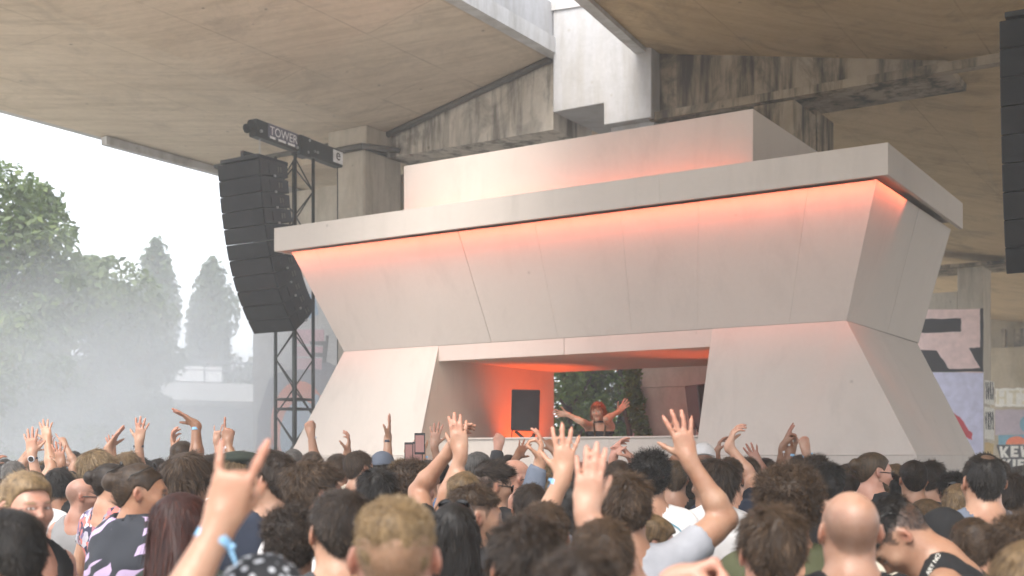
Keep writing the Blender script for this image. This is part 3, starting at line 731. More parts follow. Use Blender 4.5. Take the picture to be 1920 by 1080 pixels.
# stage smoke drifting at the left, behind the crowd
bpy.ops.mesh.primitive_ico_sphere_add(subdivisions=3, radius=1)
sm = bpy.context.object; sm.name = 'smoke'; sm.data.name = 'smoke'; tag(sm, kind='stuff')
sm.location = (-6.4, 22.0, 1.6); sm.scale = (7.4, 6.0, 5.2)
k = NT('stage_smoke'); k.t.nodes.remove(k.b)
v = k.coords('Object'); ln = k.n('VectorMath', operation='LENGTH'); k.l(v, ln.inputs[0])
fo = k.n('MapRange', interpolation_type='SMOOTHSTEP'); fo.inputs['From Min'].default_value = 1.0; fo.inputs['From Max'].default_value = .15; k.l(ln.outputs['Value'], fo.inputs[0])
nz = k.ramp(k.noise(2.0, 4, .6, v, .8), [(.32, (.3, .3, .3)), (.7, (1, 1, 1))])
mu = k.n('Math', operation='MULTIPLY'); k.l(fo.outputs[0], mu.inputs[0]); k.l(nz, mu.inputs[1])
m2 = k.n('Math', operation='MULTIPLY'); m2.inputs[1].default_value = .46; k.l(mu.outputs[0], m2.inputs[0])
pv = k.n('VolumePrincipled'); pv.inputs['Color'].default_value = (.93, .965, 1.0, 1); pv.inputs['Anisotropy'].default_value = .1; k.l(m2.outputs[0], pv.inputs['Density'])
k.l(pv.outputs[0], k.out.inputs['Volume']); sm.data.materials.append(k.m)
sc.cycles.volume_step_rate = 4.0; sc.cycles.volume_max_steps = 64
# ------------------------------------------------------------------ people: bodies grown from distance fields
f32 = np.float32
def vlen(a): return np.sqrt((a * a).sum(-1))
def caps(P, a, b, ra, rb):
    a = np.asarray(a, f32); b = np.asarray(b, f32); ba = b - a; pa = P - a
    t = np.clip((pa @ ba) / max(float(ba @ ba), 1e-9), 0, 1)
    return vlen(pa - t[:, None] * ba) - (ra + (rb - ra) * t)
def ell(P, c, r):
    r = np.asarray(r, f32); q = (P - np.asarray(c, f32)) / r; k0 = vlen(q); k1 = vlen(q / r)
    return k0 * (k0 - 1) / np.maximum(k1, 1e-6)
def smin(a, b, k):
    h = np.maximum(k - np.abs(a - b), 0) / k
    return np.minimum(a, b) - h * h * k * .25
def smax(a, b, k): return -smin(-a, -b, k)

def nets(fn, lo, hi, h):
    'closed surface of the field fn between lo and hi, cell size h (naive surface nets on a sparse grid)'
    lo = np.asarray(lo, f32) - 2 * h; n = (np.ceil((np.asarray(hi, f32) + 2 * h - lo) / (4 * h)).astype(int) + 1)
    cg = np.stack(np.meshgrid(*[np.arange(k) for k in n], indexing='ij'), -1).reshape(-1, 3)
    cc = (lo + (cg * 4 + 1.5) * h).astype(f32); dv = fn(cc)
    D = np.empty(tuple(n * 4), f32)
    D.reshape(n[0], 4, n[1], 4, n[2], 4)[:] = dv.reshape(n[0], 1, n[1], 1, n[2], 1)
    act = np.abs(dv) < 4.6 * h
    ca = cg[act] * 4
    sub = np.stack(np.meshgrid(*[np.arange(4)] * 3, indexing='ij'), -1).reshape(-1, 3)
    idx = (ca[:, None, :] + sub[None]).reshape(-1, 3)
    D[idx[:, 0], idx[:, 1], idx[:, 2]] = fn((lo + idx * h).astype(f32))
    D[0] = D[-1] = 1; D[:, 0] = D[:, -1] = 1; D[:, :, 0] = D[:, :, -1] = 1
    S = D < 0
    c = S[:-1, :-1, :-1].astype(np.int8); tot = np.zeros_like(c)
    offs = [(i, j, k) for i in (0, 1) for j in (0, 1) for k in (0, 1)]
    sh = np.array(S.shape) - 1
    for o in offs: tot += S[o[0]:o[0] + sh[0], o[1]:o[1] + sh[1], o[2]:o[2] + sh[2]]
    cell = np.argwhere((tot > 0) & (tot < 8))
    vid = -np.ones(tuple(sh), np.int32); vid[cell[:, 0], cell[:, 1], cell[:, 2]] = np.arange(len(cell))
    cv = np.stack([D[cell[:, 0] + o[0], cell[:, 1] + o[1], cell[:, 2] + o[2]] for o in offs], 1)
    acc = np.zeros((len(cell), 3), f32); cnt = np.zeros(len(cell), f32); oa = np.array(offs, f32)
    for i in range(8):
        for ax, step in ((0, 4), (1, 2), (2, 1)):
            if offs[i][ax]: continue
            j = i + step; a, b = cv[:, i], cv[:, j]; m = (a < 0) != (b < 0)
            t = np.where(m, a / np.where(m, a - b, 1), 0)
            acc += (oa[i] + (oa[j] - oa[i]) * t[:, None]) * m[:, None]; cnt += m
    vs = lo + (cell + acc / cnt[:, None]) * h
    quads = []
    for ax in range(3):
        a = [slice(1, -1)] * 3; b = [slice(1, -1)] * 3; a[ax] = slice(0, -1); b[ax] = slice(1, None)
        A, B = S[tuple(a)], S[tuple(b)]
        e = np.argwhere(A != B); o = np.ones(3, int); o[ax] = 0; e = e + o
        u, w_ = (ax + 1) % 3, (ax + 2) % 3
        du = np.zeros(3, int); du[u] = 1; dw = np.zeros(3, int); dw[w_] = 1
        g = lambda q: vid[q[:, 0], q[:, 1], q[:, 2]]
        ok = (e < sh).all(1); e = e[ok]
        f = np.stack([g(e - du - dw), g(e - dw), g(e), g(e - du)], 1)
        flip = ~S[e[:, 0], e[:, 1], e[:, 2]]
        f[flip] = f[flip][:, ::-1]
        quads.append(f)
    q = np.concatenate(quads); q = q[(q >= 0).all(1)]
    return vs.astype(f32), q
def mesh_np(name, v, q, mat=None, smooth=True):
    me = bpy.data.meshes.new(name); me.vertices.add(len(v)); me.vertices.foreach_set('co', np.ascontiguousarray(v, f32).ravel())
    k = q.shape[1]; me.loops.add(q.size); me.loops.foreach_set('vertex_index', np.ascontiguousarray(q, np.int32).ravel())
    me.polygons.add(len(q)); me.polygons.foreach_set('loop_start', np.arange(0, q.size, k, dtype=np.int32))
    if smooth: me.polygons.foreach_set('use_smooth', np.ones(len(q), bool))
    me.update(calc_edges=True)
    if mat: me.materials.append(mat)
    return me
def relax(v, q, n=1, f=.5):
    for _ in range(n):
        s = np.zeros_like(v); c = np.zeros(len(v), f32)
        for a, b in ((0, 1), (1, 2), (2, 3), (3, 0)):
            np.add.at(s, q[:, a], v[q[:, b]]); np.add.at(c, q[:, a], 1); np.add.at(s, q[:, b], v[q[:, a]]); np.add.at(c, q[:, b], 1)
        v = v + f * (s / np.maximum(c, 1)[:, None] - v)
    return v
def vnormals(v, q):
    n = np.cross(v[q[:, 2]] - v[q[:, 0]], v[q[:, 3]] - v[q[:, 1]]); o = np.zeros_like(v)
    for i in range(4): np.add.at(o, q[:, i], n)
    return o / np.maximum(vlen(o), 1e-9)[:, None]
# cheap smooth noise
_rg = np.random.default_rng(5); _kv = _rg.normal(size=(24, 3)).astype(f32); _ph = (_rg.random(24) * 6.28).astype(f32)
def wnoise(P, fr, n=8, o=0):
    s = 0
    for i in range(n): s = s + np.sin(P @ (_kv[(i + o) % 24] * fr) + _ph[(i + o) % 24])
    return s / n

# ---- the head: origin half way up, face along +y, metres
def cran(q): return ell(q, (0, -.016, .028), (.0765, .0985, .0885))
def head_field(q, sx=1.0, jaw=1.0):
    x = np.abs(q[:, 0]); m = q.copy(); m[:, 0] = x
    d = cran(q)
    d = smin(d, ell(q, (0, .030, -.030), (.0605, .066, .075)), .05)
    d = smin(d, caps(m, (.045, -.005, -.062), (.012, .068, -.097), .022 * jaw, .019 * jaw), .035)         # jaw line
    d = smin(d, ell(q, (0, .074, -.099), (.021, .016, .016)), .022)                                     # chin
    d = smin(d, caps(m, (0, .090, .024), (.036, .076, .026), .010, .011), .018)                          # brow
    d = smin(d, ell(m, (.043, .066, -.022), (.020, .018, .018)), .03)                                   # cheek bone
    d = smax(d, -ell(m, (.032, .100, .003), (.0165, .017, .0115)), .014)                                # eye socket
    d = smin(d, vlen(m - np.asarray((.031, .0775, .003), f32)) - .0125, .003)                            # eyeball
    d = smin(d, caps(m, (.018, .087, .0105), (.044, .079, .0085), .0035, .0035), .006)                    # lid
    d = smin(d, caps(q, (0, .091, .012), (0, .110, -.026), .0068, .0105), .011)                          # nose
    d = smin(d, ell(m, (.0105, .100, -.029), (.0085, .0095, .0075)), .008)
    d = smin(d, caps(m, (0, .0920, -.056), (.022, .082, -.058), .0056, .004), .007)                       # lips
    d = smin(d, caps(m, (0, .0910, -.067), (.018, .083, -.066), .0064, .005), .007)
    d = smax(d, -caps(m, (0, .101, -.0612), (.022, .090, -.0612), .0022, .0022), .003)
    e = m - np.asarray((.0785, -.010, -.004), f32)                                                      # ear
    ca, sa = math.cos(.25), math.sin(.25); e2 = e.copy(); e2[:, 1] = e[:, 1] * ca + e[:, 2] * sa; e2[:, 2] = -e[:, 1] * sa + e[:, 2] * ca
    cb, sb_ = math.cos(.42), math.sin(.42); e3 = e2.copy(); e3[:, 0] = e2[:, 0] * cb + e2[:, 1] * sb_; e3[:, 1] = -e2[:, 0] * sb_ + e2[:, 1] * cb
    ear = smax(ell(e3, (.004, -.004, 0), (.0085, .0195, .0325)), -ell(e3, (.013, .001, .002), (.009, .0115, .021)), .004)
    d = smin(d, ear, .006)
    return d
NECK_A, NECK_B = (0, -.022, -.055), (0, -.045, -.17)
def head_tint(v, brow=(.05, .03, .02), stub=None, bald=None, iris=(.05, .035, .02)):
    'colours of a face, with light through the ears painted in: rgb + how much it covers'
    n = len(v); c = np.zeros((n, 4), f32); x = np.abs(v[:, 0]); y, z = v[:, 1], v[:, 2]
    def put(mask, col, a):
        a = (mask * a)[:, None]; c[:, :3] = c[:, :3] * (1 - a) + np.asarray(col, f32) * a; c[:, 3:] = np.maximum(c[:, 3:], a)
    sm = lambda d, r: np.clip(1 - d / r, 0, 1)
    earm = sm(np.sqrt(((x - .085) / .022) ** 2 + ((y + .014) / .03) ** 2 + ((z + .004) / .04) ** 2), 1.0)
    put(np.clip(earm * 1.6, 0, 1), (.50, .13, .075), .55)  # red ears: light shining through them is put into the colour
    put(sm(np.sqrt(((x - .045) / .03) ** 2 + ((z + .028) / .022) ** 2), 1) * (y > .05), (.5, .17, .12), .35)
    put(sm(vlen(v - np.asarray((0, .112, -.028), f32)), .022), (.5, .18, .12), .4)
    if stub is not None:
        m = np.clip((.020 - np.abs(z + .075)) / .01 + 1, 0, 1) * (y > -.02) * (z < -.033) + (np.abs(z + .043) < .006) * (x < .03) * (y > .08)
        m = np.maximum(m, (z < -.03) * (z > -.115) * (y < .07) * (y > .0) * (x > .03))
        put(np.clip(m, 0, 1), stub[:3], stub[3])
    put(sm(np.sqrt((x / .027) ** 2 + ((z + .0615) / .0125) ** 2), 1).clip(0, .5) * 2 * (y > .08), (.42, .13, .11), .8)
    put(np.clip(sm(np.sqrt(((x - .033) / .021) ** 2 + ((z - .0255 + (x - .03) ** 2 * 4) / .0062) ** 2), 1) * 3, 0, 1) * (y > .06), brow, .9)
    eye = np.sqrt(((x - .031) / .0135) ** 2 + ((z - .0015) / .0062) ** 2); em = (eye < 1) * (y > .075)
    put(em.astype(f32), (.55, .5, .47), 1); put((np.sqrt((x - .031) ** 2 + (z - .0015) ** 2) < .0056) * em, iris, 1)
    put(((eye > .9) & (eye < 1.35) & (z > .001) & (y > .07)).astype(f32), (.06, .03, .025), .7)
    if bald is not None:
        zl_ = np.interp(y, HL_Y, HL_Z); mk = np.clip((z - zl_) / .012, 0, 1) * (y < .095)
        if len(bald) > 4: mk = mk * np.clip((.085 - z + .02 * wnoise(v, 60, 6)) / .06, 0, 1)      # shaved: stubble round the sides and back only
        put(mk, bald[:3], bald[3])
    return c
HL_Y = [-.12, -.085, -.060, -.042, -.02, .012, .022, .045, .062, .09]
HL_Z = [-.072, -.070, -.055, -.02, .030, .028, -.008, .045, .066, .072]

# ---- the hand: wrist at the origin, fingers along +z, palm towards +y, thumb on +x
HANDS = {  # per finger (index..little): spread, curl of the three joints; thumb: out, forward, bend
    'open': ([(13, 4, 5, 4), (3, 2, 4, 4), (-7, 4, 6, 5), (-19, 8, 8, 6)], (48, 12, 8)),
    'flat': ([(5, 6, 6, 5), (1, 5, 6, 5), (-3, 7, 8, 6), (-9, 10, 10, 8)], (30, 18, 12)),
    'relax': ([(8, 22, 26, 14), (2, 28, 32, 16), (-4, 34, 34, 18), (-12, 38, 34, 18)], (38, 26, 20)),
    'claw': ([(12, 14, 34, 24), (3, 12, 36, 26), (-6, 16, 38, 26), (-15, 22, 40, 26)], (44, 30, 26)),
    'point': ([(4, 4, 6, 4), (1, 82, 88, 50), (-3, 84, 88, 50), (-8, 84, 84, 50)], (34, 30, 30)),
    'horn': ([(8, 4, 6, 4), (1, 80, 86, 50), (-3, 80, 86, 50), (-14, 8, 8, 6)], (30, 34, 34)),
    'fist': ([(4, 78, 92, 55), (1, 80, 92, 55), (-3, 82, 92, 55), (-8, 84, 90, 55)], (26, 44, 40)),
    'hold': ([(8, 50, 48, 26), (2, 52, 48, 26), (-3, 54, 48, 26), (-9, 56, 48, 26)], (40, 46, 20)),
    'ok': ([(6, 52, 58, 30), (2, 22, 24, 14), (-7, 14, 16, 10), (-18, 10, 12, 8)], (30, 52, 30)),
}
def hand_bones(pose):
    fg, th = HANDS[pose]; B = []
    base = [(.029, .0, .090), (.010, -.002, .094), (-.010, -.001, .090), (-.028, .002, .082)]
    ln = [(.042, .026, .021), (.046, .030, .022), (.043, .028, .021), (.034, .021, .019)]
    rad = [.0092, .0094, .0090, .0080]
    for (sp, c1, c2, c3), b, l, r in zip(fg, base, ln, rad):
        p = np.array(b); a = 0
        lat = math.sin(R(sp)); B.append((np.array((b[0] * .55, .002, .03)), p, .0125, r * 1.12))
        for c, s, rr_ in zip((c1, c2, c3), l, (1.06, 1.02, .96)):
            a += c; d = np.array((lat * math.cos(R(a)), math.sin(R(a)), math.cos(R(a)) * math.cos(R(sp))));
            q = p + d * s; B.append((p, q, r * rr_, r * rr_ * .96)); p = q
    out, fw, bd_ = th
    p = np.array((.022, .006, .022)); d = np.array((math.sin(R(out)), math.sin(R(fw)), math.cos(R(out)))); d /= np.linalg.norm(d)
    q = p + d * .042; B.append((p, q, .0145, .0115)); d2 = d + np.array((-.35, .5, .15)) * bd_ / 45; d2 /= np.linalg.norm(d2)
    q2 = q + d2 * .032; B.append((q, q2, .0108, .0098)); d3 = d2 + np.array((-.3, .4, .2)) * bd_ / 45; d3 /= np.linalg.norm(d3)
    B.append((q2, q2 + d3 * .024, .0098, .0080))
    return B
def hand_field(q, B):
    d = ell(q, (.001, .001, .055), (.041, .0135, .050))
    d = smin(d, caps(q, (0, 0, -.02), (0, 0, .02), .0255, .026), .03)
    for i, (a, b, ra, rb) in enumerate(B): d = smin(d, caps(q, a, b, ra, rb), .007 if i % 4 else .012)
    return d

# ---- arms
UA, FA = .285, .255
def solve_arm(sh, wrist, hint):
    sh, wrist, hint = map(lambda a: np.asarray(a, float), (sh, wrist, hint)); v = wrist - sh; L_ = np.linalg.norm(v)
    if L_ > UA + FA - .004: wrist = sh + v / L_ * (UA + FA - .004); v = wrist - sh; L_ = np.linalg.norm(v)
    if L_ < .12: L_ = .12
    a = (UA ** 2 - FA ** 2 + L_ ** 2) / (2 * L_); h_ = math.sqrt(max(UA ** 2 - a * a, 0)); n = v / np.linalg.norm(v)
    p = hint - sh; p = p - n * (p @ n); pn = np.linalg.norm(p); p = p / pn if pn > 1e-5 else np.array((0, 0, -1.))
    return sh + n * a + p * h_, wrist
def hand_frame(d, palm, side):
    d = np.asarray(d, float); d /= np.linalg.norm(d); y = np.asarray(palm, float); y = y - d * (y @ d); y /= np.linalg.norm(y)
    x = -np.cross(y, d) * side                  # side +1 right hand, -1 left
    return np.stack([x, y, d], 1)               # columns

def torso_field(P, fat=1.0, infl=0.0, shl=(0, 0)):
    w_ = fat
    d = ell(P, (0, .0, 1.29), (.165 * w_ + infl, .108 * w_ + infl, .21 + infl))
    d = smin(d, ell(P, (0, .012, 1.07), (.150 * w_ + infl, .108 * w_ + infl, .24)), .06)
    d = smin(d, ell(P, (0, -.005, .92), (.168 * w_ + infl, .120 * w_ + infl, .14)), .06)
    m = P.copy(); m[:, 0] = np.abs(P[:, 0])
    d = smin(d, caps(m, (0, -.012, 1.405), (.135, -.006, 1.405), .066 + infl, .056 + infl), .05)
    d = smin(d, caps(m, (.015, -.035, 1.50), (.125, -.012, 1.435), .045 + infl, .048 + infl), .05)
    d = smin(d, ell(m, (.08, -.075, 1.33), (.07 + infl, .045 + infl, .10)), .05)                        # shoulder blades
    return d
def rotm(yaw=0, pitch=0, roll=0):
    'yaw + turns left, pitch + looks up, roll + tilts to the right'
    return np.array(Matrix.Rotation(R(yaw), 3, 'Z') @ Matrix.Rotation(R(pitch), 3, 'X') @ Matrix.Rotation(R(roll), 3, 'Y'))

class Human:
    '''pose in a canonical 1.75 m figure standing at the origin, facing +y'''
    def __init__(s, head=(0, 0, 0), head_off=(0, 0, 0), lean=(0, 0), fat=1.0, arms=None, jaw=1.0, sh=1.0):
        s.fat = fat; s.jaw = jaw; s.shw = sh
        s.bend = rotm(0, -lean[0], lean[1]); s.hip = np.array((0, 0, .95))
        s.Rh = s.bend @ rotm(*head) if (lean[0] or lean[1]) else rotm(*head)
        nb = np.array((0, -.03, 1.49)); pv = s.T(nb)
        hc0 = np.array((0, .0, .145)) + np.array((0, .045, 0))
        part = rotm(head[0] * .5, head[1] * .6, head[2] * .8)
        up = part @ np.array((0, .0, .10))
        s.Hc = pv + s.bend @ (up) + s.Rh @ (np.array((0, .022, .045))) + np.asarray(head_off, float)
        s.nb = pv
        s.arms = {}
        arms = arms or {}
        for side in (-1, 1):
            a = arms.get(side); raised = a is not None and a['wrist'][2] > 1.25
            sh_ = s.T(np.array((side * (.174 if not raised else .160) * sh, -.004, 1.415 if not raised else 1.445)))
            if a is None:
                a = dict(wrist=s.T(np.array((side * .235, .10, .93))), hint=s.T(np.array((side * .36, -.25, 1.1))), pose='relax', palm=(-side, .3, 0), dir=(0, .25, -1))
            hint = a.get('hint'); hint = s.T(np.array((side * .5, .1, 1.2))) if hint is None else hint
            el, wr = solve_arm(sh_, a['wrist'], hint)
            dr = a.get('dir'); dr = wr - el if dr is None else np.asarray(dr, float)
            s.arms[side] = dict(sh=sh_, el=el, wr=wr, F=hand_frame(dr, a.get('palm', (0, 1, 0)), side), B=hand_bones(a.get('pose', 'relax')), raised=raised)
    def T(s, p): return s.hip + s.bend @ (np.asarray(p, float) - s.hip)
    def unbend(s, P): return ((P - s.hip.astype(f32)) @ s.bend.astype(f32)) + s.hip.astype(f32)
    def toh(s, P): return (P - s.Hc.astype(f32)) @ s.Rh.astype(f32)
    def arm_field(s, P, a, infl=0, upto=1.0, fore=True):
        sh, el, wr = a['sh'], a['el'], a['wr']; e = sh + (el - sh) * upto
        k = s.fat ** .6
        d = caps(P, sh, e, (.054 + infl) * k, ((.054 + (.041 - .054) * upto) + infl) * k)
        if fore:
            m_ = el + (wr - el) * .28
            d = smin(d, caps(P, el, m_, .0395 * k + infl, .0425 * k + infl), .03); d = smin(d, caps(P, m_, wr, .0425 * k + infl, .0275 + infl), .03)
            d = smin(d, caps(P, sh + (el - sh) * .3, sh + (el - sh) * .75, .046 * k + infl, .046 * k + infl), .04)
        return d
    def body(s, name, h, mat, zcut=1.20, tint=None, **tk):
        lo = np.array((-.3, -.25, zcut)); hi = np.array((.3, .25, 1.80))
        pts = [s.Hc] + [a[k] for a in s.arms.values() for k in ('el', 'wr')] + [a['wr'] + a['F'] @ np.array((x, y, z)) for a in s.arms.values() for x, y, z in ((.09, .03, .0), (-.09, .03, .2), (.03, .1, .2), (0, 0, .21))]
        pts = np.array(pts); lo = np.minimum(np.array([*(s.T((0, 0, zcut)) - .22)]), pts.min(0) - .13); hi = np.maximum(s.T((0, 0, 1.5)) + .25, pts.max(0) + .13)
        nk0 = s.Hc + s.Rh @ np.array(NECK_A); nk1 = s.nb + s.bend @ np.array((0, -.012, -.07)); nm = (nk0 + nk1) / 2
        def fn(P):
            D = np.full(len(P), 1e3, f32)
            Q = s.unbend(P)
            zc = zcut - .25
            m = (Q[:, 2] > zc) & (Q[:, 2] < 1.75)
            if m.any():
                q = Q[m]; t = torso_field(q, s.fat, -.004); D[m] = np.maximum(t, zcut - q[:, 2])
            qh = s.toh(P); m = vlen(qh) < .30
            if m.any():
                d_ = np.where(vlen(qh[m]) < .19, head_field(qh[m], 1, s.jaw), vlen(qh[m]) - .12)
                nd = smin(caps(P[m], nk0, nm, .052, .055), caps(P[m], nm, nk1, .055, .068), .03)
                D[m] = smin(D[m], smin(d_, nd, .03), .06)
            for a in s.arms.values():
                b0 = np.minimum.reduce([a['sh'], a['el'], a['wr']]) - .16; b1 = np.maximum.reduce([a['sh'], a['el'], a['wr']]) + .16
                m = ((P > b0) & (P < b1)).all(1)
                if m.any(): D[m] = smin(D[m], s.arm_field(P[m], a), .04)
                ql = (P - a['wr'].astype(f32)) @ a['F'].astype(f32); m = vlen(ql - np.array((0, .02, .09), f32)) < .19
                if m.any(): D[m] = smin(D[m], hand_field(ql[m], a['B']), .02)
            return D
        # cells are stretched below the shoulders, where nothing fine is shown
        ZB, KS = 1.39, 4.0
        def warp(P):
            P = P.copy(); lowm = P[:, 2] < ZB; P[lowm, 2] = ZB - (ZB - P[lowm, 2]) * KS; return P
        lo = np.array(lo); lo[2] = min(lo[2], ZB - (ZB - lo[2]) / KS) if lo[2] > ZB else ZB - (ZB - lo[2]) / KS
        v, q = nets(lambda P: fn(warp(P)), lo, hi, h); v = warp(v)
        me = mesh_np(name, v, q, mat)
        c = head_tint(s.toh(v), **tk)
        far = vlen(s.toh(v)) > .16; c[far] = 0
        for a in s.arms.values():      # knuckles, finger ends
            ql = (v - a['wr'].astype(f32)) @ a['F'].astype(f32); m = (np.abs(ql[:, 0]) < .1) & (ql[:, 2] > .06) & (ql[:, 2] < .24) & (np.abs(ql[:, 1]) < .12)
            c[m, :3] = (.55, .2, .15); c[m, 3] = np.clip((ql[m, 2] - .06) * 3, 0, .3)
        at_ = me.attributes.new('Tint', 'FLOAT_COLOR', 'POINT'); at_.data.foreach_set('color', c.ravel())
        return me
    def shirt(s, name, h, mat, kind='tee', loose=.014, seed=0):
        lo = np.array((-.36, -.28, .86)); hi = np.array((.36, .28, 1.62))
        pts = np.array([a[k] for a in s.arms.values() for k in ('el', 'sh') + (('wr',) if kind == 'long' else ())])
        cs = np.array([s.T((x, y, z)) for x in (-.3, .3) for y in (-.25, .25) for z in (.86, 1.6)])
        lo = np.minimum(cs.min(0), pts.min(0) - .12); hi = np.maximum(cs.max(0), pts.max(0) + .12)
        nk = s.nb + s.bend @ np.array((0, .030, .022)); nk2 = s.Hc + s.Rh @ np.array((0, -.02, -.10))
        def fn(P):
            Q = s.unbend(P)
            t = torso_field(Q, s.fat, loose)
            wr_ = wnoise(Q * np.array((1, 1, .55), f32), 26 , 8, seed) * .0075 + wnoise(Q, 70, 6, seed + 7) * .0022
            if kind == 'tank':
                m = Q.copy(); m[:, 0] = np.abs(Q[:, 0])
                t = smax(t + wr_ * .5, -caps(m, (.245, 0, 1.20), (.222, 0, 1.50), .085, .092), .01)
                t = smax(t, -ell(Q, (0, .05, 1.50), (.072, .14, .13)), .01); t = smax(t, -ell(Q, (0, -.06, 1.52), (.072, .1, .10)), .01)
            elif kind == 'strapless':
                t = np.maximum(t + wr_ * .3, Q[:, 2] - 1.375)
            else:
                up = 1.0 if kind == 'long' else .62
                for a in s.arms.values():
                    ad = s.arm_field(P, a, loose + .004, up, kind == 'long')
                    if kind == 'long':
                        ax = (a['wr'] - a['el']); ax = ax / np.linalg.norm(ax); ad = np.maximum(ad, (P - (a['wr'] - ax * .02).astype(f32)) @ ax.astype(f32))
                        ad = ad + wnoise(P, 60, 6, 3) * .004
                    else:
                        ax = (a['el'] - a['sh']); ax = ax / np.linalg.norm(ax); ad = np.maximum(ad, (P - (a['sh'] + ax * UA * .58).astype(f32)) @ ax.astype(f32))
                    t = smin(t, ad, .05)
                t = t + wr_
                t = smax(t, -caps(P, nk, nk2, .064, .078), .008)
            return np.maximum(t, .88 - Q[:, 2])
        ZB, KS = 1.33, 3.5
        def warp(P):
            P = P.copy(); lowm = P[:, 2] < ZB; P[lowm, 2] = ZB - (ZB - P[lowm, 2]) * KS; return P
        lo = np.array(lo); lo[2] = ZB - (ZB - lo[2]) / KS if lo[2] < ZB else lo[2]
        v, q = nets(lambda P: fn(warp(P)), lo, hi, h); v = warp(v)
        return mesh_np(name, v, q, mat)
def trousers_mesh(name, mat):
    def fn(P):
        m = P.copy(); m[:, 0] = np.abs(P[:, 0])
        d = ell(P, (0, -.005, .90), (.176, .130, .13)); d = smin(d, caps(m, (.09, 0, .86), (.095, .012, .48), .092, .066), .05)
        d = smin(d, caps(m, (.095, .012, .48), (.1, -.015, .10), .066, .055), .03); d = smin(d, caps(m, (.1, -.02, .045), (.115, .15, .035), .045, .036), .03)
        return np.maximum(np.maximum(d, P[:, 2] - .985), -P[:, 2] + .001)
    v, q = nets(fn, (-.25, -.2, 0), (.25, .25, 1.02), .024); return mesh_np(name, v, q, mat)

# ---- hair
def strands(pos, nrm, flow, L_, wid, seg, rg, curl=0.0, ncurl=2.0, lift=.3, jit=.25, grav=0.0):
    n = len(pos); d = flow * (1 - lift) + nrm * lift + rg.normal(size=(n, 3)) * jit; d /= np.maximum(vlen(d), 1e-6)[:, None]
    side = np.cross(d, nrm + rg.normal(size=(n, 3)) * .4); side /= np.maximum(vlen(side), 1e-6)[:, None]; up = np.cross(side, d)
    ln = L_ * (.55 + .75 * rg.random(n)); ph = rg.random(n) * 6.28; rows = []
    for i in range(seg + 1):
        t = i / seg; c = pos + d * (ln * t)[:, None] - np.array((0, 0, 1)) * (grav * ln * t * t)[:, None]
        if curl: c = c + (side * np.cos(ph + t * ncurl * 6.28)[:, None] + up * np.sin(ph + t * ncurl * 6.28)[:, None]) * (curl * (.3 + .7 * t))
        w_ = wid * (1 - .75 * t ** 1.5) * .5; rows += [c - side * w_, c + side * w_]
    V_ = np.stack(rows, 1); k = 2 * (seg + 1); base = (np.arange(n) * k)[:, None, None]
    qd = np.array([[2 * i, 2 * i + 1, 2 * i + 3, 2 * i + 2] for i in range(seg)])[None]
    return V_.reshape(-1, 3).astype(f32), (base + qd).reshape(-1, 4), np.repeat(np.clip(.5 + .27 * rg.normal(size=n), 0, 1), seg)
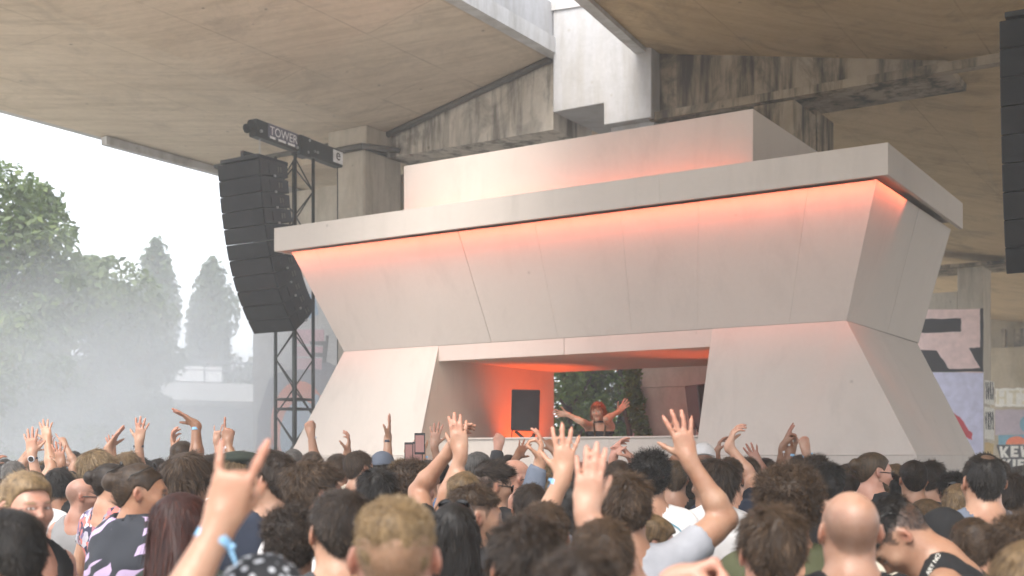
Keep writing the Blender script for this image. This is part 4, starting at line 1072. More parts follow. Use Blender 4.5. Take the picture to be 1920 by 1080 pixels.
def hair_mesh(name, style, mat, seed=1, h=.0068, dens=.88):
    rg = np.random.default_rng(seed)
    yl, zl_ = HL_Y, HL_Z
    P_ = dict(thick=.009, top=.012, n=7500, L=.026, wid=.0020, seg=2, curl=0, nc=2, lift=.16, jit=.14, grav=0, noise=.004, nf=60, fade=0, flow='down', clump=.45)
    S_ = dict(
        short=dict(), crop=dict(thick=.004, top=.008, L=.015, lift=.3, n=8000, wid=.0018),
        fade=dict(thick=-.004, top=.014, L=.022, lift=.35, fade=.052, n=8000, clump=.6), buzz=dict(thick=-.001, top=.009, L=.011, lift=.7, n=11000, wid=.0017, jit=.25, fade=.035, clump=.2),
        messy=dict(thick=.012, top=.022, L=.034, lift=.13, jit=.16, noise=.009, n=7500, wid=.0022, nf=45, clump=.65), shaggy=dict(thick=.016, top=.020, L=.055, lift=.05, jit=.14, noise=.007, n=7000, wid=.0026, seg=2, grav=.15, clump=.5),
        curly=dict(thick=.016, top=.026, L=.030, curl=.0070, nc=1.4, seg=4, lift=.55, jit=.5, n=4600, wid=.0024, noise=.010, nf=55, clump=.8),
        afro=dict(thick=.030, top=.044, L=.030, curl=.0065, nc=1.5, seg=5, lift=.75, jit=.5, n=6500, wid=.0023, noise=.012, nf=48, clump=.6),
        swept=dict(thick=.008, top=.018, L=.045, lift=.08, jit=.10, seg=3, flow='back', n=6500, wid=.0024, noise=.006, nf=40, clump=.4),
        quiff=dict(thick=-.002, top=.024, L=.045, lift=.18, jit=.14, seg=3, flow='front', n=7500, wid=.0023, noise=.008, fade=.03, clump=.5),
        bun=dict(thick=.006, top=.008, L=.05, lift=.01, jit=.05, seg=3, flow='back', n=6000, wid=.0022, noise=.002, clump=.1),
        long=dict(thick=.013, top=.013, L=.12, lift=.0, jit=.035, grav=.25, seg=4, n=7000, wid=.0030, noise=.004, nf=50, clump=.15),
        wavy=dict(thick=.016, top=.018, L=.09, lift=.02, jit=.06, grav=.2, seg=6, n=5500, wid=.0030, noise=.007, curl=.006, nc=1.2, clump=.3),
        tonsure=dict(thick=.006, top=.006, L=.018, lift=.25, n=7000),
    )[style]; P_.update(S_)
    longh = style in ('long', 'wavy')
    def fn(q):
        zl = np.interp(q[:, 1], yl, zl_)
        topf = np.clip((q[:, 2] - .03) / .06, 0, 1)
        th = P_['thick'] + (P_['top'] - P_['thick']) * topf * topf * (3 - 2 * topf)
        an = np.array({'down': (1, 1, .35), 'back': (1, .4, .6), 'front': (1, .45, .8)}[P_['flow']] if not P_['curl'] else (1, 1, 1), f32)
        d = cran(q) - th + wnoise(q, P_['nf'], 8, seed) * P_['noise'] + wnoise(q * an, 130, 8, seed + 4) * (.0022 if th.max() > .006 else 0)
        # nape: hair also follows the back of the neck
        if not P_['fade']: d = smin(d, caps(q, (0, -.052, -.015), (0, -.046, -.055), .050 + th * .5, .042 + th * .3), .02)
        d = smax(d, (zl - q[:, 2]) * .8, .008)
        if style == 'tonsure': d = smax(d, -ell(q, (0, -.06, .115), (.030, .030, .016)), .02)
        if longh:
            w_ = wnoise(q * np.array((1, 1, .25), f32), 60, 8, seed) * .006
            m = q.copy(); m[:, 0] = np.abs(q[:, 0])
            c = ell(q, (0, -.055, -.10), (.098, .060, .20)) + w_; c = smin(c, ell(q, (0, -.088, -.30), (.108, .040, .30)) + w_, .05); c = smax(c, -.40 - q[:, 2] + w_ * 4, .02)
            c = smin(c, caps(m, (.082, -.01, .02), (.088, -.015, -.20), .018, .016) + w_, .03)
            d = smin(d, np.maximum(c, q[:, 1] - .035), .03)
        if style == 'bun':
            d = smin(d, ell(q, (0, -.128, .035), (.040, .036, .040)) + wnoise(q, 70, 8, 2) * .004, .012)
        return d
    lo, hi = (-.16, -.19, -.13 if not longh else -.47), (.16, .15, .19)
    v, q = nets(fn, lo, hi, h)
    nn = vnormals(v, q)
    n = int(P_['n'] * dens); i = rg.choice(len(v), n); p, m = v[i].astype(float), nn[i].astype(float)
    if style in ('fade', 'buzz', 'quiff') and P_['fade']:      # fewer, shorter hairs on the sides
        keep = (p[:, 2] > P_['fade']) | (rg.random(n) < .9); p, m = p[keep], m[keep]; n = len(p); p = p + m * (np.clip((P_['fade'] + .02 - p[:, 2]) / .03, 0, 1) * (.0055 - P_['thick']))[:, None]
    crown = np.array((0, -.055, .125)); r_ = p - crown
    dn = np.array((0, 0, -1.0)) + 0 * p
    if P_['flow'] == 'down': fl = r_ * np.array((1, 1, .5)) / .1 + dn * np.clip((.12 - p[:, 2:3]) / .12, 0, 1)
    elif P_['flow'] == 'back': fl = np.array((0, -.128, .035)) - p; fl /= np.maximum(vlen(fl), 1e-6)[:, None]
    else: fl = np.stack([.35 + 0 * p[:, 0], .8 + 0 * p[:, 0], .2 + 0 * p[:, 0]], 1) + dn * np.clip((.08 - p[:, 2:3]) / .08, 0, 1)
    if longh: fl = np.where(p[:, 2:3] < .06, np.array((0, -.1, -1.0)), fl)
    pf = p.astype(f32); cl_ = np.stack([wnoise(pf, 55, 6, seed + k_) for k_ in (0, 6, 12)], 1)
    fl = fl / np.maximum(vlen(fl), 1e-6)[:, None] + cl_ * P_['clump'] * 2
    fl = fl - m * (fl * m).sum(1)[:, None] * .8; fl /= np.maximum(vlen(fl), 1e-6)[:, None]
    Ls = np.full(n, P_['L'])
    if longh: Ls = np.where(p[:, 2] > .05, Ls * .45, Ls)
    if P_['fade']: Ls = np.where(p[:, 2] > P_['fade'], Ls, Ls * .3)
    elif style in ('short', 'messy', 'curly'): Ls = Ls * np.clip(.55 + (p[:, 2] + .06) / .16 * .6, .45, 1.15)
    sv, sq, sr = strands(p - m * .004, m, fl, Ls, P_['wid'], P_['seg'], rg, P_['curl'], P_['nc'], P_['lift'], P_['jit'], P_['grav'])
    V_ = np.concatenate([v, sv]); Q_ = np.concatenate([q, sq + len(v)])
    me = mesh_np(name, V_, Q_, mat)
    a = me.attributes.new('rnd', 'FLOAT', 'FACE'); a.data.foreach_set('value', np.concatenate([np.full(len(q), .28), sr]).astype(f32))
    return me
def beard_mesh(name, mat, L_=.014, seed=1, full=True):
    rg = np.random.default_rng(seed); 
    def fn(q):
        m = q.copy(); m[:, 0] = np.abs(q[:, 0])
        d = smin(caps(m, (.056, .006, -.035), (.040, .058, -.085), .016, .018), caps(m, (.0, .083, -.099), (.040, .058, -.085), .020, .018), .02)
        if not full: d = ell(q, (0, .080, -.094), (.026, .020, .020))
        d = smin(d, caps(m, (0, .099, -.0475), (.024, .086, -.055), .0055, .005), .006)
        return d + wnoise(q, 120, 8, 1) * .002
    v, q = nets(fn, (-.09, -.03, -.14), (.09, .13, 0), .005); nn = vnormals(v, q); i = rg.choice(len(v), 1100); p, m = v[i].astype(float), nn[i].astype(float)
    fl = np.tile(np.array((0, .25, -1.0)), (len(p), 1)); sv, sq, sr = strands(p - m * .002, m, fl, np.full(len(p), L_), .0026, 2, rg, 0, 1, .4, .3)
    me = mesh_np(name, np.concatenate([v, sv]), np.concatenate([q, sq + len(v)]), mat)
    a = me.attributes.new('rnd', 'FLOAT', 'FACE'); a.data.foreach_set('value', np.concatenate([np.full(len(q), .3), sr]).astype(f32)); return me
# ------------------------------------------------------------------ skin, hair, cloth
def skin_mat(name, c):
    k = NT(name); v = k.coords('Object'); n_ = k.noise(14, 5, .6, v); f_ = k.noise(90, 4, .6, v)
    oi = k.n('ObjectInfo')
    col = k.ramp(n_, [(.3, (c[0] * .86, c[1] * .72, c[2] * .66)), (.7, c)])
    hv = k.n('HueSaturation'); k.l(col, hv.inputs['Color'])
    mr = k.n('MapRange'); mr.inputs['To Min'].default_value = .82; mr.inputs['To Max'].default_value = 1.12; k.l(oi.outputs['Random'], mr.inputs[0]); k.l(mr.outputs[0], hv.inputs['Value'])
    bl = k.noise(5, 4, .6, v); col2 = k.mix(.6, hv.outputs[0], k.ramp(bl, [(.35, (.80, .66, .60)), (.65, (1, 1, 1))]), 'MULTIPLY')
    at_ = k.n('Attribute', attribute_name='Tint'); al = at_.outputs['Alpha']
    col = k.mix(al, col2, at_.outputs['Color']); k.col(col); k.bump(f_, .3, .004)
    k.b.inputs['Subsurface Weight'].default_value = .12; k.b.inputs['Subsurface Radius'].default_value = (1, .35, .2); k.b.inputs['Subsurface Scale'].default_value = .012
    return k.set(.43, 0, .45)
SKIN = {k_: skin_mat('skin_' + k_, c) for k_, c in dict(fair=(.45, .29, .21), light=(.40, .25, .17), tan=(.32, .18, .11), olive=(.27, .155, .095), pink=(.45, .265, .20)).items()}
def hair_mat(name, c, hi):
    k = NT(name); at_ = k.n('Attribute', attribute_name='rnd')
    col = k.ramp(at_.outputs['Fac'], [(0, tuple(x * .55 for x in c)), (.5, c), (1, hi)])
    n_ = k.noise(22, 4, .6, k.coords('Object')); col = k.mix(.6, col, k.ramp(n_, [(.35, (.5, .5, .5)), (.65, (1, 1, 1))]), 'MULTIPLY')
    n2 = k.noise(1.0, 5, .65, k.coords('Object', scale=(75, 75, 16)), .5); col = k.mix(.75, col, k.ramp(n2, [(.36, (.28, .26, .25)), (.62, (1, 1, 1))]), 'MULTIPLY')
    k.col(col); k.bump(k.noise(180, 3, .6, k.coords('Object', scale=(1, 1, .35))), .5, .004); return k.set(.5, 0, .3)
HAIR = {k_: hair_mat('hair_' + k_, a, b) for k_, (a, b) in dict(black=((.013, .010, .008), (.05, .04, .032)), dark=((.030, .018, .011), (.095, .062, .038)), brown=((.062, .036, .019), (.17, .105, .06)),
    light=((.095, .06, .032), (.2, .135, .075)), blond=((.30, .20, .10), (.55, .42, .25)), sand=((.20, .13, .065), (.40, .29, .16)), auburn=((.045, .010, .006), (.14, .035, .015)), ginger=((.30, .075, .02), (.5, .16, .05)),
    grey=((.16, .15, .14), (.36, .35, .33))).items()}
def cloth_mat(name, c, var=.12):
    k = NT(name); v = k.coords('Object'); n_ = k.noise(7, 4, .6, v); w_ = k.n('TexWave', i_Scale=220.0, i_Distortion=1.0); k.l(v, w_.inputs['Vector'])
    k.col(k.ramp(n_, [(.3, tuple(x * (1 - var) for x in c)), (.7, tuple(min(1, x * (1 + var)) for x in c))])); k.bump(w_.outputs[0], .12, .001)
    return k.set(.85, 0, .2)
CL = {k_: cloth_mat('cloth_' + k_, c) for k_, c in dict(black=(.015, .015, .016), charcoal=(.045, .046, .05), navy=(.022, .028, .045), grey=(.22, .22, .225), heather=(.30, .31, .34), white=(.66, .65, .65), cream=(.52, .47, .38), maroon=(.13, .012, .028),
    slate=(.12, .14, .18), olive=(.07, .075, .04), tan=(.34, .26, .18), blue=(.10, .16, .28), denim=(.05, .07, .11), pink=(.5, .28, .28), dgreen=(.022, .028, .022)).items()}
def stripe_mat():
    k = NT('cloth_lilac_stripes'); v = k.coords('Object', scale=(1, .6, 1.0), rot=(0, .45, .2))
    w_ = k.n('TexWave', i_Scale=4.6, i_Distortion=4.5, bands_direction='Z'); w_.inputs['Detail'].default_value = 1.0; w_.inputs['Detail Scale'].default_value = 1.4; k.l(v, w_.inputs['Vector'])
    blk = k.n('TexVoronoi', i_Scale=6.5); k.l(v, blk.inputs['Vector'])
    m1 = k.ramp(w_.outputs[0], [(.57, (0, 0, 0)), (.60, (1, 1, 1))]); m2 = k.ramp(blk.outputs['Color'], [(.36, (0, 0, 0)), (.38, (1, 1, 1))])
    mm = k.mix(1.0, m1, m2, 'MULTIPLY'); k.col(k.mix(mm, (.015, .018, .026), (.40, .31, .47))); return k.set(.8)
def dots_mat():
    k = NT('cloth_black_white_print'); v = k.coords('Object'); vo = k.n('TexVoronoi', i_Scale=46.0); k.l(v, vo.inputs['Vector']); n_ = k.noise(30, 3, .6, v)
    k.col(k.mix(k.ramp(vo.outputs[0], [(.26, (1, 1, 1)), (.34, (0, 0, 0))]), (.014, .015, .018), (.5, .52, .55))); return k.set(.85)
def floral_mat():
    k = NT('cloth_floral_print'); v = k.coords('Object'); vo = k.n('TexVoronoi', i_Scale=34.0); k.l(v, vo.inputs['Vector'])
    k.col(k.ramp(vo.outputs['Color'], [(.35, (.03, .03, .06)), (.45, (.5, .48, .52)), (.62, (.12, .1, .2)), (.75, (.5, .15, .12))])); return k.set(.85)
CL['stripes'] = stripe_mat(); CL['dots'] = dots_mat(); CL['floral'] = floral_mat()
M['lens'] = plain('dark_lens', (.008, .008, .009), .08); M['frame'] = plain('glasses_frame', (.012, .011, .010), .3)
M['band_b'] = plain('pale_blue_band', (.22, .42, .62), .5); M['band_w'] = plain('white_band', (.6, .6, .64), .5); M['band_d'] = plain('dark_band', (.02, .03, .05), .5)
M['phone'] = plain('phone_body', (.012, .012, .014), .25)
# ------------------------------------------------------------------ the crowd
HC = {}                                        # hair, beards, hats: one mesh per style, colour set on the object
def shared(key, make):
    if key not in HC: HC[key] = make()
    return HC[key]
def set_mat(o, mat):
    o.material_slots[0].link = 'OBJECT'; o.material_slots[0].material = mat
def glasses_mesh(dark=True, up=False):
    m = MB(); n = 14
    for sx in (-1, 1):
        c = Vector((sx * .033, .1045, .001)); rim = [c + Vector((.026 * math.cos(2 * PI * i / n), -.010 * abs(math.cos(2 * PI * i / n)) * (1 if math.cos(2 * PI * i / n) * sx > 0 else 0), .0195 * math.sin(2 * PI * i / n))) for i in range(n)]
        m.path(rim + rim[:1], .0024, 5)
        m.tube(Vector((sx * .058, .094, .008)), Vector((sx * .084, .0, .006)), .0026, None, 5); m.tube(Vector((sx * .084, .0, .006)), Vector((sx * .080, -.02, -.008)), .0026, .002, 5)
    m.tube((-.008, .1045, .006), (.008, .1045, .006), .0022, None, 5)
    return m
def lens_mesh():
    m = MB(); n = 14
    for sx in (-1, 1):
        c = Vector((sx * .033, .1040, .001)); m.prism([c + Vector((.0255 * math.cos(2 * PI * i / n), -.008 * (1 if math.cos(2 * PI * i / n) * sx > .3 else 0), .019 * math.sin(2 * PI * i / n))) for i in range(n)], Vector((0, -.0015, 0)))
    return m
def to_mesh(mb, name, mat, smooth=True):
    me = bpy.data.meshes.new(name); me.from_pydata(mb.v, [], mb.f); me.update(); me.materials.append(mat)
    if smooth: me.polygons.foreach_set('use_smooth', [True] * len(me.polygons))
    return me
def cap_mesh(kind):
    def fn(q):
        d = cran(q) - .014 + wnoise(q, 40, 6) * .001
        if kind == 'cap':
            d = np.maximum(np.maximum(d, .034 - q[:, 2] + .1 * q[:, 1]), -(cran(q) - .004))
            br = np.maximum(np.abs(q[:, 2] - .052 + (q[:, 0] ** 2) * 3 + (q[:, 1] - .08) * .22) - .003, ell(q * np.array((1, 1, 0), f32), (0, .095, 0), (.075, .085, 1))); br = np.maximum(br, .055 - q[:, 1])
            return np.minimum(d, br)
        if kind == 'beanie': return np.maximum(np.maximum(cran(q) - .018 - .004 * np.sin(q[:, 2] * 260) * (q[:, 2] < .045), .012 - q[:, 2] - .25 * q[:, 1]), -(cran(q) - .004))
        if kind == 'beret': return smin(np.maximum(cran(q) - .012, .035 - q[:, 2]), ell(q, (.018, -.015, .098), (.118, .122, .040)), .02)
        if kind == 'scarf': return np.maximum(cran(q) - .020 + wnoise(q, 60, 8) * .004, .005 - q[:, 2] - .35 * q[:, 1])
        if kind == 'hood': return np.maximum(smin(cran(q) - .026 + wnoise(q, 45, 8) * .005, caps(q, (0, -.05, -.02), (0, -.07, -.16), .092, .105) + wnoise(q, 45, 8) * .005, .04), q[:, 1] - .055 - .2 * q[:, 2])
    v, q = nets(fn, (-.16, -.19, -.27 if kind == 'hood' else -.06), (.16, .21, .17), .006); return mesh_np(kind, v, q, CL['black'])
TROUSERS = trousers_mesh('trousers', CL['denim'])
SKINC = dict(black=(.02, .016, .014), dark=(.03, .02, .014), brown=(.07, .042, .026), light=(.13, .085, .05), blond=(.33, .22, .12), sand=(.26, .17, .09), auburn=(.06, .02, .01), ginger=(.4, .12, .04), grey=(.2, .18, .17))
PEOPLE = []
LABELS = {}
SHORT = []
rgc = random.Random(12)
def ring(c, F_, r, h, mat, name, root, tail=False, watch=False):
    x, y, z = [Vector(F_[:, i]) for i in range(3)]; c = Vector(c); n = 16; m = MB()
    rx, ry = r * 1.08, r * .92
    for zz, rr_ in ((-h / 2, 1.0), (h / 2, 1.0)): pass
    vs = []
    for rr_, zz in ((1.0, -h / 2), (1.0, h / 2), (.9, h / 2), (.9, -h / 2)):
        vs += [c + x * rx * rr_ * math.cos(2 * PI * i / n) + y * ry * rr_ * math.sin(2 * PI * i / n) + z * zz for i in range(n)]
    m.add(vs, [(k_ * n + i, k_ * n + (i + 1) % n, ((k_ + 1) % 4) * n + (i + 1) % n, ((k_ + 1) % 4) * n + i) for k_ in range(4) for i in range(n)])
    if tail:
        a = c + x * rx; b = a + x * .012 - Vector((0, 0, .03)); m.add([a + z * h * .4, a - z * h * .4, b - z * h * .3 + x * .004, b + z * h * .3], [(0, 1, 2, 3), (3, 2, 1, 0)]); m.tube(a, a + x * .01, .006, None, 6)
    o = link(name, to_mesh(m, name, mat, False), root, (0, 0, 0))
    if watch:
        q = c - y * (ry + .003); link('watch_dial', to_mesh(MB().tube(q + y * .004, q - y * .006, .019, None, 16), 'watch_dial', M['phone'], False), o, (0, 0, 0)); 
        link('watch_case', to_mesh(MB().tube(q + y * .006, q - y * .004, .023, None, 16), 'watch_case', M['band_w'], False), o, (0, 0, 0))
    return o
def person(x, y, d, label, hd=0, hair='short', hc='dark', top='tee', tc='black', skin='light', head=(0, 0, 0), lean=(0, 0), fat=1.0, Rt=None, Lt=None, face=None, beard=None, hat=None, hatc='black', bands=(), z0=0.0, stub=None, res=None, short=None, group='people in the crowd', seed=None, jaw=1.0, sh=1.0, loose=.014, hseed=1):
    '''x, y: bearing of the middle of the head and of its top; d: distance. hd: + turns the body to the left; 0 faces away from the camera'''
    h0 = Human(head, lean=lean, fat=fat)
    hatv = {None: 0, 'cap': .012, 'beanie': .016, 'beret': .024, 'scarf': .020, 'hood': .026}[hat]
    thick = {None: 0, 'short': .016, 'crop': .011, 'fade': .020, 'buzz': .014, 'messy': .032, 'shaggy': .024, 'curly': .036, 'afro': .058, 'swept': .02, 'quiff': .03, 'bun': .009, 'long': .014, 'wavy': .02, 'tonsure': .008}[hair]
    zt = at(x, y, d).z - z0
    upz = h0.Hc[2] + (h0.Rh @ np.array((0, -.016, .028)))[2] + .0885 + max(hatv, thick)
    S = zt / upz
    rz = R(hd); tgt = at(x, HY, d)
    Rz = Matrix.Rotation(rz, 3, 'Z'); loc = Vector((tgt.x, tgt.y, z0)) - (Rz @ Vector((h0.Hc[0], h0.Hc[1], 0))) * S
    root = empty('person', loc, rz); root.scale = (S, S, S)
    Mi = (Matrix.Translation(loc) @ Rz.to_4x4() @ Matrix.Scale(S, 4)).inverted()
    def loc3(px, py, dd=0): return np.array(Mi @ at(px, py, d + dd))
    def vec(w_): return np.array(Rz.inverted() @ Vector(w_))
    arms = {}
    for side, a in ((1, Rt), (-1, Lt)):
        if a is None: continue
        b = dict(wrist=loc3(*a['w'], a.get('dd', 0)), pose=a.get('pose', 'open'))
        if 'e' in a: b['hint'] = loc3(*a['e'], a.get('ed', a.get('dd', 0)))
        if 'f' in a: b['dir'] = loc3(*a['f'], a.get('fd', a.get('dd', 0))) - b['wrist']
        b['palm'] = vec({'away': (0, 1, 0), 'cam': (0, -1, 0), 'left': (-1, 0, 0), 'right': (1, 0, 0), 'up': (0, 0, 1), 'down': (0, -.3, -1)}[a.get('palm', 'away')])
        arms[side] = b
    hm = Human(head, lean=lean, fat=fat, arms=arms, jaw=jaw, sh=sh)
    for side, a in ((1, Rt), (-1, Lt)):
        if a is not None:
            e_ = np.linalg.norm(hm.arms[side]['wr'] - arms[side]['wrist'])
            if e_ > .03: print('REACH', label[:40], 'R' if side > 0 else 'L', round(float(e_), 3))
    if not .86 < S < 1.13: print('SIZE', label[:40], round(S, 3))
    hstep = res or (.0078 if d < 3.6 else .0094 if d < 5.8 and Rt is None and Lt is None else .0122 if Rt is None and Lt is None else .009)
    tk = dict(brow=SKINC[hc])
    if hair in ('fade', 'buzz', 'quiff'): tk['bald'] = (*SKINC[hc], .8 if hc not in ('blond', 'sand') else .6)
    if hair is None: tk['bald'] = (.14, .085, .06, .5, 1)
    if hair == 'tonsure': tk['bald'] = (*SKINC[hc], .8)
    if stub: tk['stub'] = stub
    body = link('body', hm.body('body', hstep, SKIN[skin], zcut=1.2 if top in ('tee', 'long') else 1.0, **tk), root, (0, 0, 0))
    sd_ = seed if seed is not None else len(PEOPLE)
    shirt = link({'tee': 'shirt', 'long': 'sweater', 'tank': 'tank_top', 'strapless': 'top'}[top], hm.shirt('shirt', max(.017, hstep * 2.1), CL[tc], top, loose, sd_ % 16), root, (0, 0, 0))
    tr = link('trousers', TROUSERS, root, (0, 0, 0)); set_mat(tr, CL[rgc.choice(['denim', 'black', 'charcoal', 'navy'])])
    HM_ = Matrix.Translation(hm.Hc) @ Matrix(hm.Rh).to_4x4()
    def on_head(name, me, mat=None, off=Matrix()):
        o = link(name, me, root, (0, 0, 0)); o.matrix_basis = HM_ @ off
        if mat: set_mat(o, mat)
        return o
    if hair: on_head('hair', shared((hair, hseed), lambda: hair_mesh('hair_' + hair, hair, HAIR['dark'], hseed)), HAIR[hc])
    if hat: on_head('hat', shared(('hat', hat), lambda: cap_mesh(hat)), CL[hatc])
    if beard: on_head('beard', shared(('beard', beard), lambda: beard_mesh('beard', HAIR['dark'], .016 if beard == 'full' else .010, 2, beard != 'goatee')), HAIR[hc])
    if face:
        off = Matrix()
        if face == 'up': off = Matrix.Translation((0, -.044, .060 + thick * .6)) @ Matrix.Rotation(R(30), 4, 'X')
        fr = on_head('glasses', shared('gl', lambda: to_mesh(glasses_mesh(), 'glasses', M['frame'])), None, off)
        if face != 'clear': link('lens', shared('ln', lambda: to_mesh(lens_mesh(), 'lens', M['lens'])), fr, (0, 0, 0))
    for side, kind in bands:
        a = hm.arms[1 if side == 'R' else -1]; ax = a['wr'] - a['el']; ax /= np.linalg.norm(ax); F_ = np.stack([a['F'][:, 0] - ax * (a['F'][:, 0] @ ax), a['F'][:, 1] - ax * (a['F'][:, 1] @ ax), ax], 1)
        F_[:, 0] /= np.linalg.norm(F_[:, 0]); F_[:, 1] /= np.linalg.norm(F_[:, 1])
        ring(a['wr'] - ax * .03, F_, .0315, .018 if kind != 'watch' else .014, M['band_d'] if kind == 'watch' else M[kind], 'watch' if kind == 'watch' else 'wristband', root, kind != 'watch', kind == 'watch')
    tag(root, label, 'person', group)
    PEOPLE.append(dict(x=x, y=y, d=d, root=root, hm=hm, S=S, short=short or label))
    LABELS[label] = root
    return root

from mathutils.bvhtree import BVHTree
def shirt_print(short, polys, mat, name, part=('shirt', 'tank_top', 'sweater'), off=.004, cut=True):
    'flat print on cloth: outlines laid on the garment'
    p = [q for q in PEOPLE if q['short'] == short][0]; root = p['root']
    sh_ = [c for c in root.children if c.name.split('.')[0] in part][0]
    mw = world_of(root); bv = BVHTree.FromPolygons([mw @ v.co for v in sh_.data.vertices], [tuple(f.vertices) for f in sh_.data.polygons])
    m = MB(); o = Vector((0, 0, H)); inv = mw.inverted()
    for vs, fs in polys:
        pts = []
        for x, y in vs:
            r = (at(x, y, 1) - o).normalized(); hit = bv.ray_cast(o, r)
            if hit[0] is None: pts = None; break
            pts.append(inv @ (hit[0] - r * off))
        if pts: m.add(pts, fs)
    if not m.v: print('NO PRINT', name, short); return
    return link(name, to_mesh(m, name, mat, False), sh_, (0, 0, 0))
def poly1(pts): return (pts, [tuple(range(len(pts)))])
def text2d(txt, size, right, up, org):
    cu = bpy.data.curves.new('t', 'FONT'); cu.body = txt; cu.size = size; o_ = bpy.data.objects.new('t', cu); C.objects.link(o_)
    me = bpy.data.meshes.new_from_object(o_.evaluated_get(bpy.context.evaluated_depsgraph_get())); bpy.data.objects.remove(o_)
    vs = [(org[0] + right[0] * v.co.x + up[0] * v.co.y, org[1] + right[1] * v.co.x + up[1] * v.co.y) for v in me.vertices]
    return [([vs[i] for i in f.vertices], [tuple(range(len(f.vertices)))]) for f in me.polygons]
A = dict
# --- nearest rows
person(6, 950, 2.95, 'dark haired person in pale top at the bottom left corner, looking left', 30, 'short', 'black', 'tee', 'white', 'tan', head=(35, -8, 0), short='corner man')
person(50, 882, 4.4, 'blond young man looking back over his shoulder at the left edge', -108, 'swept', 'blond', 'tank', 'black', 'pink', head=(-22, -2, 0), short='blond youth')
person(158, 897, 7.4, 'shaven headed man in grey tank top and sunglasses at left', -12, None, 'grey', 'tank', 'grey', 'pink', head=(-62, -4, 0), face='on', stub=(.2, .13, .1, .35), short='grey tank top man')
person(266, 868, 5.1, 'man with hair bun, goatee and lilac striped black shirt', -38, 'bun', 'brown', 'tee', 'stripes', 'tan', head=(-38, -6, 0), beard='goatee', face='up', loose=.04, short='striped shirt man')
person(350, 922, 4.0, 'woman with long straight auburn hair in dark green tee', -30, 'long', 'auburn', 'tee', 'dgreen', 'light', head=(-10, -6, -8), short='auburn woman')
person(353, 846, 5.6, 'person with shaggy brown hair right of the striped shirt', -14, 'shaggy', 'brown', 'tee', 'dgreen', 'light', head=(-8, 0, 0), short='shaggy haired person')
person(492, 1036, 2.25, 'person in black white-dotted scarf raising a near blurred hand with blue wristband', 0, None, 'black', 'tee', 'black', 'light', hat='scarf', hatc='dots', head=(0, -10, 0),
       Lt=A(w=(412, 985), f=(448, 862), e=(372, 1110), pose='horn', dd=-.12), bands=(('L', 'band_b'),), short='dotted scarf person')
person(505, 842, 5.1, 'bearded man in navy tee looking left behind the raised near hand', 24, 'short', 'dark', 'tee', 'navy', 'light', head=(42, 0, 0), beard='short', short='navy tee man', hseed=2)
person(592, 856, 4.6, 'man with thick brown hair turned right, left of the wavy haired head', -30, 'messy', 'brown', 'tee', 'white', 'pink', head=(-28, 0, 0), short='thick haired man')
person(546, 946, 3.95, 'person with round dark curly hair below the navy tee', 8, 'curly', 'dark', 'tee', 'black', 'tan', short='dark curly person')
person(636, 914, 3.45, 'dark brown haired man with bare ear left of the blond crew cut', 14, 'short', 'dark', 'tee', 'charcoal', 'light', head=(10, -4, 0), short='dark brown haired man', hseed=3)
person(741, 926, 2.42, 'nearest head, blond crew cut with faded sides and red ears', 2, 'buzz', 'blond', 'tee', 'charcoal', 'pink', short='blond crew cut')
person(708, 872, 5.4, 'head of black wavy hair behind the blond crew cut', 6, 'messy', 'black', 'tee', 'white', 'light', short='black wavy head', hseed=4)
person(776, 860, 6.0, 'man with tight brown curls looking right, below the raised phones', -24, 'curly', 'brown', 'tee', 'white', 'pink', head=(-26, 0, 0), short='tight curls man', hseed=2)
person(850, 941, 4.3, 'woman with long straight black hair and sunglasses pushed up', 0, 'long', 'black', 'tee', 'black', 'light', face='up', short='long black haired woman')
person(893, 905, 4.7, 'man with cropped hair and beard in profile, charcoal tee', -34, 'fade', 'brown', 'tee', 'charcoal', 'light', head=(-40, -6, 0), beard='short', short='cropped bearded man')
person(985, 958, 2.85, 'tousled dark hair of a near man at bottom centre', 10, 'messy', 'dark', 'tee', 'black', 'light', head=(6, -4, 0), short='tousled near man', hseed=2)
person(1083, 1020, 2.2, 'top of a very near dark haired head at bottom centre', 4, 'short', 'dark', 'tee', 'charcoal', 'light', short='very near head', hseed=4)
person(1128, 968, 3.1, 'hidden short person raising the largest open hand at centre', 0, 'short', 'brown', 'tee', 'black', 'fair', Lt=A(w=(1098, 962), f=(1112, 830), e=(1120, 1130), pose='flat', dd=.02), short='largest hand owner', hseed=3)
person(1020, 938, 4.05, 'person raising a hand with blue wristband left of the largest hand', -4, 'short', 'brown', 'tee', 'black', 'light', Rt=A(w=(1056, 894), f=(1062, 790), e=(1012, 1010), pose='open', dd=.1), bands=(('R', 'band_b'),), short='blue wristband hand owner', hseed=2)
person(1172, 880, 4.3, 'brown haired man in heather grey tee raising a tall right arm', 4, 'messy', 'brown', 'tee', 'heather', 'light', head=(0, -2, 0), Rt=A(w=(1292, 862), f=(1268, 772), e=(1392, 1000), pose='open', dd=.12), short='grey tee man', hseed=3)
person(1222, 962, 4.6, 'ginger blonde woman glimpsed in profile beside the grey tee', -40, 'swept', 'sand', 'tee', 'black', 'pink', head=(-42, -12, 0), short='ginger blonde woman')
person(1218, 842, 6.2, 'man with black curly hair in white tee with a printed back', 4, 'curly', 'black', 'tee', 'white', 'light', short='printed white tee man', hseed=3)
person(1335, 858, 6.5, 'man with dark wavy hair turned left in pale grey tee', 26, 'shaggy', 'dark', 'tee', 'white', 'light', head=(36, -4, 0), short='pale tee man', hseed=2)
person(1366, 857, 7.6, 'man with faded nape in navy tee lifting his right arm', 0, 'fade', 'brown', 'tee', 'navy', 'fair', Rt=A(w=(1367, 836), f=(1374, 812), e=(1400, 880), pose='relax', dd=.25, palm='right'), short='navy back man', hseed=2)
